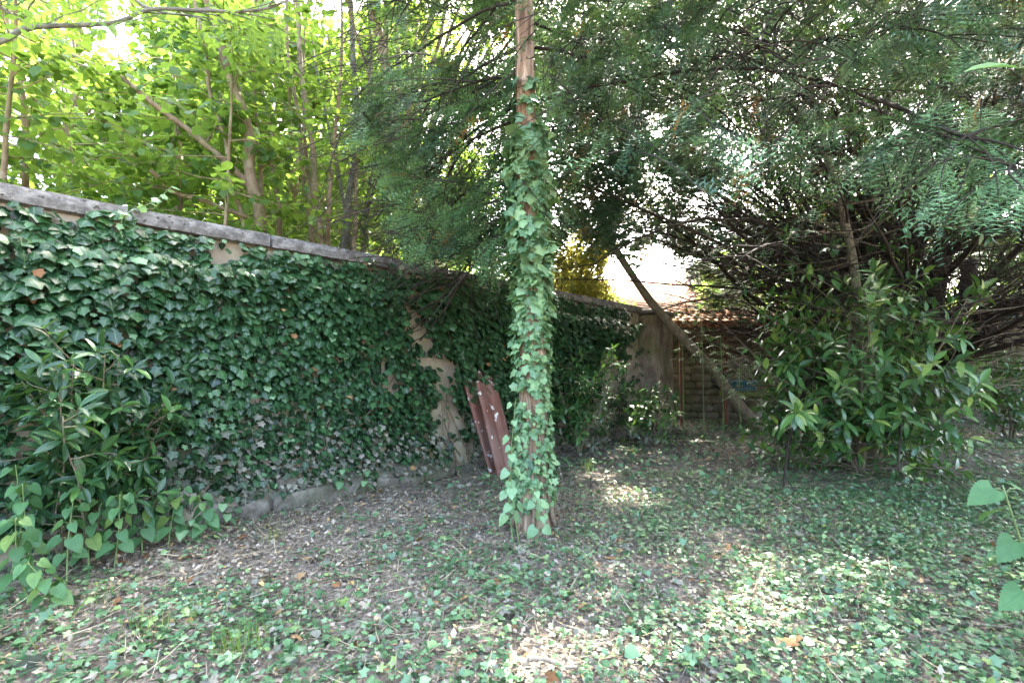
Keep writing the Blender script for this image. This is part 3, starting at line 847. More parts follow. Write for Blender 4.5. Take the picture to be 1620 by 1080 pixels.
keep &= ~((z > 2.30) & (R.uniform(size=N) > .75 + .5 * vnoise(t[:, None] * 2.3, 14)))
t, z, P, layer = t[keep], z[keep], P[keep], layer[keep]; n = len(t)
D = unit(-ZUP * .72 + WN3 * .68 + WU3 * R.normal(size=(n, 1)) * .35 + R.normal(size=(n, 3)) * .18)
Nn = unit(WN3 * .62 + ZUP * .95 + R.normal(size=(n, 3)) * .26)
size = (.054 + .030 * np.clip((z - .4) / 1.6, 0, 1) - .012 * np.clip(t / 7, 0, 1)) * np.clip(np.exp(R.normal(size=n) * .26), .5, 1.45)
dusty = (z + .22 * vnoise(np.stack([t * 2.1, z * 2.1], -1), 41) + R.normal(size=n) * .14 < .60) & (t > .2)
dusty &= R.uniform(size=n) < .58
dead = R.uniform(size=n) < .005
young = (R.uniform(size=n) < .05 + .10 * (z > 2.15)) & ~dusty
F1 = Foliage(); n_ivy = n
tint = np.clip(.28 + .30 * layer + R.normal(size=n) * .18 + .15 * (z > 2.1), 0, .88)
deep = (z < 1.0) & (R.uniform(size=n) < .75)
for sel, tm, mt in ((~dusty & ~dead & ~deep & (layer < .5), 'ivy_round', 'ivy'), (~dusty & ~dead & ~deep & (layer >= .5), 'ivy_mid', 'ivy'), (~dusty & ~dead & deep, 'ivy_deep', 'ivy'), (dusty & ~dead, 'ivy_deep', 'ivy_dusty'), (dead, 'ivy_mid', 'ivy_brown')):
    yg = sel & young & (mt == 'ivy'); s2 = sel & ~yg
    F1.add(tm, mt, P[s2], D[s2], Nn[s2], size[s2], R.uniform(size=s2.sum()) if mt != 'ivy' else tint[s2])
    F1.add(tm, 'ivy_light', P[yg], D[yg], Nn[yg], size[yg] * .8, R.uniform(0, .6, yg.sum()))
nu = 11000
tu = R.uniform(-4.2, 9.0, nu); zu = R.uniform(.22, 2.36, nu)
Pu = wp(tu, .035 + .03 * R.uniform(size=nu), zu); ku = ivy_keep(Pu); Pu = Pu[ku]; nu = len(Pu)
F1.add('ivy_low', 'ivy', Pu, unit(-ZUP + R.normal(size=(nu, 3)) * .5), unit(WN3 + R.normal(size=(nu, 3)) * .2), R.uniform(.06, .10, nu), R.uniform(0, .15, nu))  # near-black under layer paints the shade deep between the leaves
F1.build(ivy, 300, rest_name='foliage')
st = Tubes()
for i in range(60):
    t_ = R.uniform(-2, 8.8); h = R.uniform(.8, 2.2)
    p, r = grow(wp(np.array(t_), .05, 0.), WU3 * R.normal() * .5 + ZUP, h, R.uniform(.006, .014), .003, 14, .2)
    q = (p[:, :2] - WA) @ WN; p[:, :2] += (.05 + .015 * np.sin(np.arange(15)) - q)[:, None] * WN
    p[:, 2] = np.clip(p[:, 2], 0, 2.34)
    st.add(p, r, 4)
for a_, b_ in (((700, 640), (745, 730)), ((690, 655), (730, 735)), ((712, 640), (760, 720)), ((640, 560), (600, 700))):
    ta, za = on_wall(*a_); tb_, zb = on_wall(*b_)
    uu = np.linspace(0, 1, 10)
    st.add(wp(ta + (tb_ - ta) * uu, .055, np.clip(za + (zb - za) * uu + .02 * np.sin(uu * 9), 0, 2)), .010, 5)
st.build('stem', M['ivy_stem'], ivy)
# a free shoot of ivy waving over the coping
shoot = thing('ivy_shoot', 'pale young ivy shoot curling up over the wall coping', 'ivy', wp(np.array(on_wall(190, 340)[0]), .1, 2.3))
t_, _ = on_wall(185, 335); pp = spline([wp(np.array(t_), .09, 2.25), wp(np.array(t_ + .03), .12, 2.42), wp(np.array(t_ + .2), .13, 2.56), wp(np.array(t_ + .32), .1, 2.72)], 12)
tb = Tubes(); tb.add(pp, .003, 5); tb.build('stem', M['stem_green'], shoot)
fo = Foliage()
for u in np.linspace(.1, 1, 11):
    p, d = at_path(pp, u); fo.add('ivy_mid', 'ivy_light', p, unit(R.normal(size=3) * .7 + [0, 0, -.2]), unit(WN3 + ZUP + R.normal(size=3) * .4), R.uniform(.05, .085), R.uniform(.4, 1))
fo.build(shoot, 300)

# ---- the ivy-clad conifer
TB = np.array([.175, 4.12, 0.0])
conifer = thing('conifer_tree', 'slim reddish-barked conifer with bluish needle branches, standing on the lawn', 'tree', TB)
def trunk_path(z): 
    z = np.asarray(z, float)
    return np.stack([TB[0] - .012 * z + .015 * np.sin(z * 1.1), TB[1] + .012 * z + .02 * np.sin(z * .8 + 1), z], -1)
def trunk_rad(z): 
    z = np.asarray(z, float)
    return .105 + .028 * np.exp(-z / .5) + .018 * np.exp(-z / .12) - .0062 * z
zz = np.concatenate([np.linspace(-.08, 5, 260), np.linspace(5.1, 10.5, 40)]); na = 56
an = np.linspace(0, 2 * math.pi, na, endpoint=False)
AA, ZZ = np.meshgrid(an, zz)
rg = vnoise(np.stack([np.cos(AA.ravel()) * 7, np.sin(AA.ravel()) * 7, ZZ.ravel() * 1.3], -1), 51)
rg2 = vnoise(np.stack([np.cos(AA.ravel()) * 16, np.sin(AA.ravel()) * 16, ZZ.ravel() * 3.5], -1), 52)
flare = 1 + .12 * np.exp(-ZZ.ravel() / .25) * np.sin(AA.ravel() * 5 + 1)
rad = np.maximum(trunk_rad(ZZ.ravel()), .02) * flare + .009 * np.sign(rg) * np.abs(rg) ** .6 + .004 * rg2
C = trunk_path(ZZ.ravel())
V = C + np.stack([np.cos(AA.ravel()) * rad, np.sin(AA.ravel()) * rad, np.zeros(AA.size)], -1)
i = np.arange(len(zz) - 1)[:, None] * na; j = np.arange(na)[None]; jn = (j + 1) % na
link('trunk', mesh_np('trunk', V, np.stack([i + j, i + jn, i + na + jn, i + na + j], -1).reshape(-1, 4), M['bark_red'], smooth=True), conifer)

def yew_limb(p, d, L, r0, fol, tubes, side_n, side_L, trop, bare=.3, spray=.17, density=1.0, droop=-.5, far=False, wig=.06):
    """a limb with side branches and flat needle sprays"""
    pts, rd = grow(p, d, L, r0, .008, 12, wig, trop)
    tubes.add(pts, rd, 7)
    for k in range(side_n):
        u = bare + (1 - bare) * (k + R.uniform(0, 1)) / side_n
        q, dd = at_path(pts, min(u, .995))
        sd = unit(np.cross(dd, ZUP)) * (1 if k % 2 else -1)
        b = unit(dd * R.uniform(.4, .9) + sd * R.uniform(.5, 1.1) + ZUP * R.uniform(-.15, .35))
        l = side_L * R.uniform(.55, 1.15) * (1.15 - .5 * u)
        sp, sr = grow(q, b, l, max(.005, r0 * .28 * (1 - u * .6)), .002, 7, .10, (0, 0, droop))
        tubes.add(sp, sr, 4, cap=False)
        m = int(l * 15 * density)
        if m == 0: continue
        us = R.uniform(.25, 1.0, m) ** .8
        for u2 in us:
            c, d2 = at_path(sp, min(u2, .995))
            s2 = unit(np.cross(d2, ZUP)) * R.choice((-1, 1))
            dv = unit(d2 * R.uniform(.5, 1) + s2 * R.uniform(.1, .95) + ZUP * R.uniform(-.55, .12))
            nv = unit(ZUP + R.normal(size=3) * .35)
            v = R.uniform()
            mt = 'yew_new' if v < .20 else ('yew_dry' if v > .965 else 'yew')
            fol.append(('yewfar' if far else 'yew%d' % R.integers(4), mt, c, dv, nv, spray * R.uniform(.7, 1.3), R.uniform(0, .93)))

def flush(fol, keep=None):
    F_ = Foliage(); by = {}
    for f in fol: by.setdefault((f[0], f[1]), []).append(f)
    for (a, b), L in by.items():
        F_.add(a, b, np.array([f[2] for f in L]), np.array([f[3] for f in L]), np.array([f[4] for f in L]), np.array([f[5] for f in L]), np.array([f[6] for f in L]))
    if keep is not None: F_.cull(keep)
    return F_

def fans(fol_f, tubes, C, D, L, per, spray, far=False, new=.2):
    """hanging twigs with needle sprays: C twig bases, D directions, L lengths; all at once"""
    n = len(C); D = unit(D)
    for c, d, l in zip(C, D, L):
        u = np.linspace(0, 1, 5)[:, None]
        tubes.add(c + d * l * u + ZUP * -.22 * l * u * u, np.linspace(.006, .002, 5), 3, cap=False)
    k = np.repeat(np.arange(n), per); m = len(k)
    u = R.uniform(.05, 1.0, m)
    P = C[k] + D[k] * (L[k] * u)[:, None] - ZUP * (.22 * L[k] * u * u)[:, None]
    S2 = unit(np.cross(D[k], ZUP)) * R.choice((-1, 1), m)[:, None]
    dv = unit(D[k] * R.uniform(.4, 1, m)[:, None] + S2 * R.uniform(.1, 1.0, m)[:, None] + ZUP * R.uniform(-.55, .1, m)[:, None])
    nv = unit(ZUP + R.normal(size=(m, 3)) * .38)
    cn = np.repeat(R.uniform(size=n), per); v = np.repeat(R.uniform(size=n), per) * .75 + R.uniform(size=m) * .25; v = np.where(R.uniform(size=m) < .02, .99, v * .97)
    sz = spray * R.uniform(.7, 1.3, m); ti = np.clip(.05 + .65 * cn + R.normal(size=m) * .18, 0, .93)
    w = R.integers(4, size=m)
    for mt, q in (('yew_new', v < new), ('yew_dry', v > .975), ('yew', (v >= new) & (v <= .975))):  # new: share of sprays in the paler, lit colour
        if far: fol_f.add(far, mt, P[q], dv[q], nv[q], sz[q], ti[q])
        else:
            for i in range(4):
                z_ = q & (w == i); fol_f.add('yew%d' % i, mt, P[z_], dv[z_], nv[z_], sz[z_], ti[z_])

def con_keep(P):
    x, y, d = proj(P)
    k = sun_clear(P) & (np.linalg.norm(P - CAMP, axis=1) > .9)
    infr = (d > 0)
    k &= ~(infr & (np.abs(x - 842) < 45) & (d < 3.9) & (y > -40))
    k &= ~(infr & (x < 600 + 30 * np.sin(y / 40)) & (y > -60) & (y < 560) & (d < 9))
    k &= ~(infr & (x < 880) & (y > 350 + (x - 560) * .32 + 18 * np.sin(x / 17))) & ~(infr & (x >= 880) & (x < 1040) & (y > 480)) & ~(infr & (x >= 930) & (x < 1080) & (y > 385))
    k &= ~(infr & (x > 1000) & (y > 330) & (d < 6))
    k &= ~(infr & (vnoise(P * 4.0, 79) + .5 * vnoise(P * 9., 78) < -.6))
    k &= ~(infr & (x > 880) & (x < 990) & (y > 370) & (d < 8) & (R.uniform(size=len(P)) < .7))
    return k
fol = []
# branches towards the wall (the bluish mass), then others round the stem
specs = []
for zb_, az, L, el in ((3.1, 128, 2.6, .10), (3.3, 118, 2.9, .05), (3.45, 140, 2.4, .12), (3.6, 125, 3.2, .10), (3.75, 108, 3.0, .05), (3.9, 148, 2.3, .1), (4.1, 132, 2.8, .15), (4.3, 115, 3.0, .1), (2.75, 112, 2.7, .0), (2.9, 100, 2.8, .05), (4.5, 150, 2.4, .2), (4.7, 124, 2.8, .2), (3.0, 88, 2.6, .1), (2.6, 125, 2.5, .02), (2.8, 140, 2.0, .05)):
    specs.append((zb_, math.radians(az), L, el))
for i in range(24):
    az = R.uniform(0, 6.28); specs.append((3.3 + i * .22 + R.uniform(0, .15), az, R.uniform(1.6, 3.0) * (1.1 - .02 * i) * (.5 if 1.7 < az < 4.6 and i < 7 else 1), .15))
for i, (zb_, az, L, el) in enumerate(specs):
    tbs = Tubes()
    c = trunk_path(np.array(zb_)); d = np.array([math.cos(az), math.sin(az), el])
    p = c + unit(d) * trunk_rad(np.array(zb_)) * .7
    first = i < 15
    yew_limb(p, d, L, .015, fol, tbs, 22 if first else 15, 1.05, (0, 0, -.5), .22, .15, 1.0 if first else .6, -.7)
    tbs.build('limb', M['bark_dark'], conifer)
FC = flush(fol)
tbs = Tubes()
n = 1150
px = 560 + 300 * R.uniform(size=n) ** .8; py = R.uniform(-260, 430, n); Yd = R.uniform(4.0, 6.6, n)
kk = (py < 470 - 110 * np.abs((px - 740) / 190) ** 2) & (vnoise(np.stack([px / 70, py / 50, Yd], -1), 91) > -.45)
C = np.array([W(a, b, c) for a, b, c in zip(px[kk], py[kk], Yd[kk])]); n = len(C)
fans(FC, tbs, C, unit(np.stack([R.uniform(-1.1, .3, n), R.uniform(-.8, .6, n), R.uniform(-.55, .1, n)], -1)), R.uniform(.35, .7, n), 11, .235, False, .6)  # large pale share paints the front boughs as sky-lit
V_ = np.vstack(tbs.V); 
tbs.build('twigs', M['bark_dark'], conifer, 'stuff')
FC.cull(con_keep); print('conifer sprays', FC.count())
FC.lod(); FC.build(conifer, 0, rest_name='crown')

# ---- ivy climbing the conifer
tivy = thing('trunk_ivy', 'light green ivy climbing the reddish conifer trunk in a thick sleeve', 'ivy', TB + [0, -.14, 0])
fo = Foliage()
def sleeve(z):
    """(leaf density, standoff) of the ivy sleeve up the stem"""
    if z < .2: return .30, .02
    if z < 1.9: return .78, .038
    if z < 2.6: return .80, .038 + .06 * min(1, (z - 1.9) / .35)
    if z < 2.72: return .35, .06
    if z < 3.28: return .42, .08
    if z < 3.34: return .3, .04
    if z < 3.75: return .10, .03
    return 0, 0
N = 4200
z = R.uniform(.12, 3.8, N); pr = np.array([sleeve(v) for v in z])
k = R.uniform(size=N) < pr[:, 0]
z, pr = z[k], pr[k]; n = len(z)
a = R.uniform(0, 2 * math.pi, n)
kc = vnoise(np.stack([np.cos(a) * 1.5, np.sin(a) * 1.5, z * 3.2], -1), 57) > -.62
z, pr, a = z[kc], pr[kc], a[kc]; n = len(z)
rr_ = trunk_rad(z) + .015 + pr[:, 1] * R.uniform(.1, 1.15, n) * (1 + .5 * np.sin(z * 5 + 2 * a))
Rd = np.stack([np.cos(a), np.sin(a), np.zeros(n)], -1)
P = trunk_path(z) + Rd * rr_[:, None]
D = unit(-ZUP * .75 + Rd * .45 + R.normal(size=(n, 3)) * .45)
Nn = unit(Rd * .9 + ZUP * .55 + R.normal(size=(n, 3)) * .3)
sz = np.where(z < .9, .050, np.where(z < 1.8, .060, np.where(z < 2.7, .085, .10))) * np.clip(np.exp(R.normal(size=n) * .28), .5, 1.45)
u = R.uniform(size=n)
for tm, s in (('ivy_mid', u < .45), ('ivy_deep', (u >= .45) & (u < .8)), ('ivy_cup', u >= .8)):
    dk = s & (R.uniform(size=n) < .10)
    fo.add(tm, 'ivy', P[dk], D[dk], Nn[dk], sz[dk], R.uniform(.5, .95, dk.sum()))
    lt = s & ~dk
    fo.add(tm, 'ivy_light', P[lt], D[lt], Nn[lt], sz[lt], R.uniform(0, 1, lt.sum()))  # trunk leaves coloured pale for the open sky shining on them
fo.build(tivy, 300, min_px=8)
tbs = Tubes()
for i in range(11):
    a0 = -1.57 + R.normal() * .9
    zt = np.linspace(0, R.uniform(1.6, 3.5), 40)
    aa = a0 + .35 * np.sin(zt * 2.3 + i) + .1 * np.sin(zt * 7 + i)
    tbs.add(trunk_path(zt) + np.stack([np.cos(aa), np.sin(aa), 0 * aa], -1) * (trunk_rad(zt) + .008 + .02 * np.exp(-zt / .15))[:, None], np.linspace(R.uniform(.010, .022), .005, 40), 6)
tbs.build('stem', M['ivy_stem'], tivy)

# ---- big yew
YB = np.array([7.0, 8.9, 0.0])
yew = thing('yew_tree', 'huge dark yew with a fan of bare limbs arching over the shed', 'tree', YB)
tb = Tubes()
for i in range(6):
    a = i * 1.05 + .3
    p, r = grow(YB + np.array([math.cos(a) * .22, math.sin(a) * .22, -.1]), (math.cos(a) * .22, math.sin(a) * .22, 1), 3.4, .22, .10, 14, .07)
    tb.add(p, r * (1 + .08 * np.sin(np.arange(15) * 1.7 + i)), 10)
tb.build('trunk', M['bark_dark'], yew)
def yew_keep(P):
    x, y, d = proj(P)
    k = sun_clear(P) & (np.linalg.norm(P - CAMP, axis=1) > 2.1)
    infr = d > 0
    lim = np.where(x < 990, 362, np.where(x < 1040, 365, np.where(x < 1300, 420, 470))) + 25 * np.sin(x / 37)
    k &= ~(infr & (y > np.where(d > 8.8, np.where(x < 960, 365, np.where(x < 1085, 390, 490)), lim)) & (y < 1100))
    k &= ~(infr & (np.abs(x - 842) < 50) & (d < 3.95) & (y > -40))
    k &= ~(infr & (x < 800) & (y > -30))
    k &= ~(infr & (d > 8.8) & (vnoise(P * 1.9, 83) + .6 * vnoise(P * 5, 84) < -.28) & (y > 190))
    q = ((x - 1035) / 62) ** 2 + ((y - 430) / 48) ** 2
    k &= ~(infr & (q < 1))
    # the fan of bare limbs inside the crown
    core = infr & (d < 8.8) & (x > 985) & (x < 1560) & (y > 255 + 45 * np.sin(x / 55)) & (y < 500)
    k &= ~(core & (R.uniform(size=len(P)) < .2 + .4 * (y > 340)))
    k &= ~(infr & (d < 6.5) & (y > 275) & (y < 700) & ~((x > 1440) & (y < 385)) & (R.uniform(size=len(P)) < .9))
    k &= ~(infr & (y > -60) & (y < 330) & (x > 870) & (vnoise(P * 3.0, 77) + .5 * vnoise(P * 8., 78) < np.where(d < 7, -.2, -.6)))
    return k
fol = []
NL = 92
for i in range(NL):
    az = math.radians(R.uniform(110, 300)) if i < 76 else R.uniform(0, 6.28)
    el = R.uniform(.34, 1.3) if i % 3 else R.uniform(.30, .62)
    L = R.uniform(4.2, 7.4)
    z0 = R.uniform(.9, 3.2)
    d = np.array([math.cos(az) * math.cos(el), math.sin(az) * math.cos(el), math.sin(el)])
    p = YB + np.array([math.cos(az) * .35, math.sin(az) * .35, z0])
    tbs = Tubes()
    yew_limb(p, d, L, R.uniform(.025, .065), fol, tbs, 22, 1.5, (0, 0, .05 if el < .5 else -.5), .30, .20, .42, -.55, wig=.11)
    # bare twigs on the inner half of the limb
    pts, _ = grow(p, d, L * .6, .02, .01, 8, .02)
    for k in range(13):
        q, dd = at_path(pts, R.uniform(.1, .9))
        s, r = grow(q, unit(dd + R.normal(size=3) * .42), R.uniform(.7, 2.2), .011, .003, 8, .17, (0, 0, .2)); tbs.add(s, r, 4, cap=False)
    # limbs must not stand in front of the view
    V_ = np.vstack(tbs.V); x, y, dp = proj(V_)
    tbs.build('limb', M['bark_dark'], yew)
# near boughs hanging towards the viewer
for (px, py, Yd, n_) in ((1530, 215, 2.3, 16), (1600, 260, 2.2, 14), (1200, 70, 3.0, 16), (1130, 90, 3.4, 14), (960, 130, 4.2, 16), (985, 190, 4.4, 14), (1300, 60, 3.2, 16), (1060, 40, 3.2, 16), (1420, 40, 2.8, 16), (1270, 150, 3.6, 12), (920, 60, 4.0, 12)):
    tip = W(px, py, Yd); root = tip + np.array([R.uniform(.6, 1.3), R.uniform(1.2, 2.0), R.uniform(.9, 1.4)])
    tbs = Tubes()
    up = YB + np.array([-.5, -.5, 3.2])
    arc = spline([up, (up + root) / 2 + [0, 0, 1.2], root, tip + [0.1, .2, .12], tip], 24)
    tbs.add(arc, np.linspace(.03, .005, 24), 6)
    for k in range(n_):
        u = .55 + .45 * (k + .5) / n_
        q, dd = at_path(arc, u)
        sd = unit(np.cross(dd, ZUP)) * (1 if k % 2 else -1)
        sp, sr = grow(q, unit(dd * .8 + sd * R.uniform(.4, .9) + ZUP * R.uniform(-.5, .1)), R.uniform(.35, .7), .006, .002, 6, .1, (0, 0, -.8))
        tbs.add(sp, sr, 4, cap=False)
        for u2 in R.uniform(.15, 1, 9):
            c, d2 = at_path(sp, min(u2, .99)); s2 = unit(np.cross(d2, ZUP)) * R.choice((-1, 1))
            fol.append(('yew%d' % R.integers(4), 'yew_new' if R.uniform() < .55 else 'yew', c, unit(d2 + s2 * R.uniform(.1, .8) + ZUP * R.uniform(-.6, .05)), unit(ZUP + R.normal(size=3) * .3), R.uniform(.13, .21), R.uniform(.2, .95)))
    tbs.build('limb', M['bark_dark'], yew)
FY = flush(fol)
# outer shell of hanging twigs
tbs = Tubes()
def shell(n, far):
    c0 = np.array([6.2, 7.6, 3.6]); rad3 = np.array([7.6, 7.0, 4.6])
    v = rdir(n * 3); v = v[(v[:, 2] > -.12)][:n]
    rr_ = R.uniform(.72, 1.05, len(v)) * (1 + .14 * vnoise(v * 3, 93))
    C = c0 + v * rad3 * rr_[:, None]
    C[:, 2] += R.normal(size=len(v)) * .25
    side_ = (v[:, 1] > .25)
    k = (side_ == far) & (C[:, 2] > 1.9) & (vnoise(C * 1.5, 94) > -.75)
    return C[k], v[k]
C, v = shell(1900, False)
fans(FY, tbs, C, unit(v + R.normal(size=v.shape) * .35 + np.array([0, 0, -.45])), R.uniform(.4, .95, len(C)), 11, .22)
C, v = shell(1500, True)
nb = 1750
qx = R.uniform(870, 1800, nb); qy = np.where(np.arange(nb) % 3 > 0, R.uniform(-60, 480, nb), R.uniform(-60, 240, nb))
qk = (qy < np.where(qx < 1100, 390, 480))
C2 = np.array([W(a, b, c) for a, b, c in zip(qx[qk], qy[qk], R.uniform(9.0, 13.5, qk.sum()))])
C2 = np.vstack([C2, np.array([W(a, b, c) for a, b, c in zip(R.uniform(860, 1110, 420), R.uniform(60, 385, 420), R.uniform(6, 10.5, 420))])])
C2 = C2[vnoise(C2 * 1.2, 96) > -.6]
C = np.vstack([C, C2]); v = np.vstack([v, rdir(len(C2))])
fans(FY, tbs, C, unit(v + R.normal(size=v.shape) * .35 + np.array([0, 0, -.45])), R.uniform(.5, 1.2, len(C)), 8, .40, 'yewtop', .03)
C, v = shell(3100, False)
kk = (v[:, 2] > .45) & (C[:, 2] > 4.6)
C, v = C[kk], v[kk]
fans(FY, tbs, C, unit(v * .6 + R.normal(size=v.shape) * .5), R.uniform(.5, 1.1, len(C)), 8, .34, 'yewtop', .1)  # denser crown top above the view, added to shade the ground
# the face of the crown towards the lawn
nf = 960
px = R.uniform(870, 1700, nf); py = R.uniform(-120, 250, nf); Yd = R.uniform(2.6, 6.0, nf)
C = np.array([W(a, b, c) for a, b, c in zip(px, py, Yd)])
kk = vnoise(C * 2.2, 95) > -.1
C = C[kk]; nf = len(C)
fans(FY, tbs, C, unit(np.stack([R.uniform(-1, .2, nf), R.uniform(-1, .2, nf), R.uniform(-.6, .05, nf)], -1)), R.uniform(.35, .8, nf), 11, .24, False, .38)  # front sprays get more of the pale, painted-in skylight
nt_ = 820
C = np.stack([np.where(np.arange(nt_) % 5 < 2, R.uniform(8.5, 15, nt_), R.uniform(3.2, 15, nt_)), R.uniform(9.5, 17, nt_), R.uniform(4.0, 8, nt_)], -1)
fans(FY, tbs, C, rdir(nt_, -.2), R.uniform(.5, 1.1, nt_), 9, .36, 'yewtop', .1)  # extra twigs added to keep sun off the shed corner and stone wall
tbs.build('twigs', M['bark_dark'], yew, 'stuff')
FY.cull(yew_keep); print('yew sprays', FY.count())
FY.lod(); FY.build(yew, 0, rest_name='crown')

# ---- the leaning stem in front of the shed
lb = np.array([4.95, 9.55, -.05])
lean = thing('leaning_tree', 'grey-brown bare trunk leaning across the shed front', 'tree', lb)
pp = spline([lb, W(1168, 640, 9.5), W(1130, 588, 9.45), W(1083, 537, 9.4), W(1032, 480, 9.35), W(985, 412, 9.3), W(955, 360, 9.3), W(940, 315, 9.3), W(925, 240, 9.3)], 60)
tb = Tubes(); tb.add(pp, np.linspace(.115, .04, 60) * (1 + .04 * np.sin(np.arange(60) * .9)) + .05 * np.exp(-np.arange(60) / 3.), 14); tb.build('trunk', M['bark_grey'], lean)
tb = Tubes()
for u, d in ((.62, (-.6, 0, .8)), (.7, (.5, -.2, .9)), (.78, (-.7, .2, .5)), (.85, (.6, .1, .7)), (.92, (-.4, -.3, .8))):
    q, _ = at_path(pp, u); s, r = grow(q, d, 1.8, .03, .006, 10, .15); tb.add(s, r, 5)
tb.build('limb', M['bark_grey'], lean)

# ---- broadleaved shrubs and trees
def shrub_leaves(fo, path, count, tm, mat, size, spread=.10, tint=(0, .95), flat=.5, droop=-.25, u0=.2):
    for _ in range(count):
        u = R.uniform(u0, 1)
        p, d = at_path(path, min(u, .999))
        s = unit(R.normal(size=3) * [1, 1, .5])
        dv = unit(d * .55 + s * .9 + ZUP * droop)
        fo.append((tm if isinstance(tm, str) else tm[R.integers(len(tm))], mat, p + s * R.uniform(0, spread), dv, unit(ZUP * flat * 2 + R.normal(size=3) * .45), size * R.uniform(.6, 1.25), R.uniform(*tint)))

def whorls(fo, path, n, tm, mat, size, per=4, u0=.35, tint=(0, .95)):
    """laurel leaves: alternate along the twig, a rosette at its end"""
    for k in range(n):
        u = u0 + (1 - u0) * (k + 1) / n
        p, d = at_path(path, min(u, .999))
        a0 = k * 2.4
        b1 = unit(np.cross(d, [.3, .2, 1])); b2 = np.cross(d, b1)
        for j in range(per if k == n - 1 else max(1, per // 2)):
            a = a0 + j * 6.28 / per + R.normal() * .3
            rd = b1 * math.cos(a) + b2 * math.sin(a)
            dv = unit(rd * .9 + d * .55 + ZUP * R.uniform(-.25, .3))
            nv = unit(ZUP * .9 + d * .5 + R.normal(size=3) * .3)
            fo.append((tm if isinstance(tm, str) else tm[R.integers(len(tm))], mat, p + rd * .006, dv, nv, size * R.uniform(.65, 1.15), R.uniform(*tint)))

def laurel(name, label, base, height, spread, n_stems, leaf, mat, keep=None, tw=40, n_parts=300, group=None, stem_mat='bark_grey', lean_=(0, 0), low=.1, per=4, dusty=0, tint=(0, .95), tl=.55, sr0=1.0, tms=('laurel', 'laurel_flat'), wu0=.35, br=.05):
    b = np.array([base[0], base[1], float(hz(base[0], base[1])) - .03])
    th = thing(name, label, 'shrub', b, group)
    fo = []
    for s in range(n_stems):
        tb = Tubes()
        a = R.uniform(0, 6.28); sp = spread * (R.uniform(.15, .55))
        p, r = grow(b + np.array([math.cos(a), math.sin(a), 0]) * br * R.uniform(.2, 1), (math.cos(a) * sp / height + lean_[0], math.sin(a) * sp / height + lean_[1], 1), height * R.uniform(.75, 1.05), sr0 * (.012 + .012 * height / 2), .004, 12, .09)
        tb.add(p, r, 6)
        for k in range(tw):
            u = low + (1 - low) * (k + R.uniform()) / tw
            q, dd = at_path(p, min(u, .99))
            a2 = R.uniform(0, 6.28)
            tp, tr = grow(q, (math.cos(a2), math.sin(a2), R.uniform(-.1, .9)), spread * R.uniform(.25, 1.0) ** 1.0 * R.choice((.6, .85, 1.15)) * (1.1 - .5 * u), .006, .0025, 7, .13, (0, 0, .1))
            tb.add(tp, tr, 4, cap=False)
            nn = max(2, int(np.linalg.norm(tp[-1] - tp[0]) / (leaf * tl)))
            dz = dusty and (tp[-1][2] < dusty)
            whorls(fo, tp, nn, tms, 'ivy_dusty' if dz and R.uniform() < .8 else mat, leaf, per, wu0, tint)
        tb.build('stem', M[stem_mat], th)
    F_ = flush(fo, keep); print(name, F_.count())
    F_.build(th, n_parts)
    return th

# big laurel in front of the yew
def lk(P):
    x, y, d = proj(P)
    k = sun_clear(P)
    k &= ~((x < 1198 + 20 * np.sin(y / 23)) & (y > 400))
    k &= ~((np.abs(x - 1358 - (y - 540) * .02) < 9) & (y < 560) & (d < 6.5) & (R.uniform(size=len(P)) < .8))
    k &= (P[:, 2] > .06) & (x < 1545 + 22 * np.sin(y / 31))
    return k
lau = laurel('laurel_bush', 'large glossy laurel bush with a bare upright stem under the yew', (4.22, 5.95), 2.2, 2.1, 9, .175, 'laurel', lk, 30, tl=.6, low=.04, tint=(.1, 1))
pp = spline([np.array([4.75, 6.65, -.05]), W(1385, 640, 6.6), W(1362, 540, 6.6), W(1352, 430, 6.6), W(1330, 320, 6.6), W(1290, 180, 6.6), W(1270, 60, 6.6)], 30)
tb = Tubes(); tb.add(pp, np.linspace(.085, .025, 30), 9)
fo = []
for k in range(60):
    u = R.uniform(.52, 1); q, dd = at_path(pp, u)
    a = R.uniform(0, 6.28)
    tp, tr = grow(q, (math.cos(a), math.sin(a) - .3, R.uniform(-.1, .5)), R.uniform(.7, 1.7), .012, .003, 8, .12); tb.add(tp, tr, 5, cap=False)
    whorls(fo, tp, 8, ('laurel', 'laurel_flat'), 'laurel', .15, 4, .3, (0, .6))
tb.build('stem', M['bark_grey'], lau)
flush(fo, sun_clear).build(lau, 0, rest_name='crown')

# ---- shrubs along the wall
laurel('laurel_shrub', 'low laurel shrub with dusty lower leaves growing against the end pier', (2.28, 8.35), .95, .85, 4, .13, 'laurel', None, 18, 200, dusty=.35, tint=(.1, 1))
laurel('laurel_shrub', 'dark laurel shrub growing against the wall behind the ivy-clad trunk', (.98, 7.35), 1.55, .75, 4, .13, 'laurel', None, 22, 200, dusty=.3, tint=(0, .8))
laurel('young_laurel', 'young bright green laurel spreading in front of the dark ivy wall', (-2.80, 3.34), 1.36, .42, 17, .13, 'laurel_young', lambda P: (proj(P)[0] < 345) & (P[:, 2] > .36) & (P[:, 1] > 2.7) & (((P[:, :2] - WA) @ WN) > .18), 13, 300, stem_mat='bark_grey', lean_=(-.04, .02), low=.30, tint=(0, .9), tl=.34, sr0=.35, tms=('bay', 'laurel'), wu0=.1, br=.22)

laurel('laurel_shrub', 'dark laurel shrub added to darken the foot of the far stone wall', (8.9, 8.9), 1.5, 1.0, 5, .14, 'laurel', None, 20, 120, tint=(0, .6))  # invented shrub, put in to darken the sunlit back corner

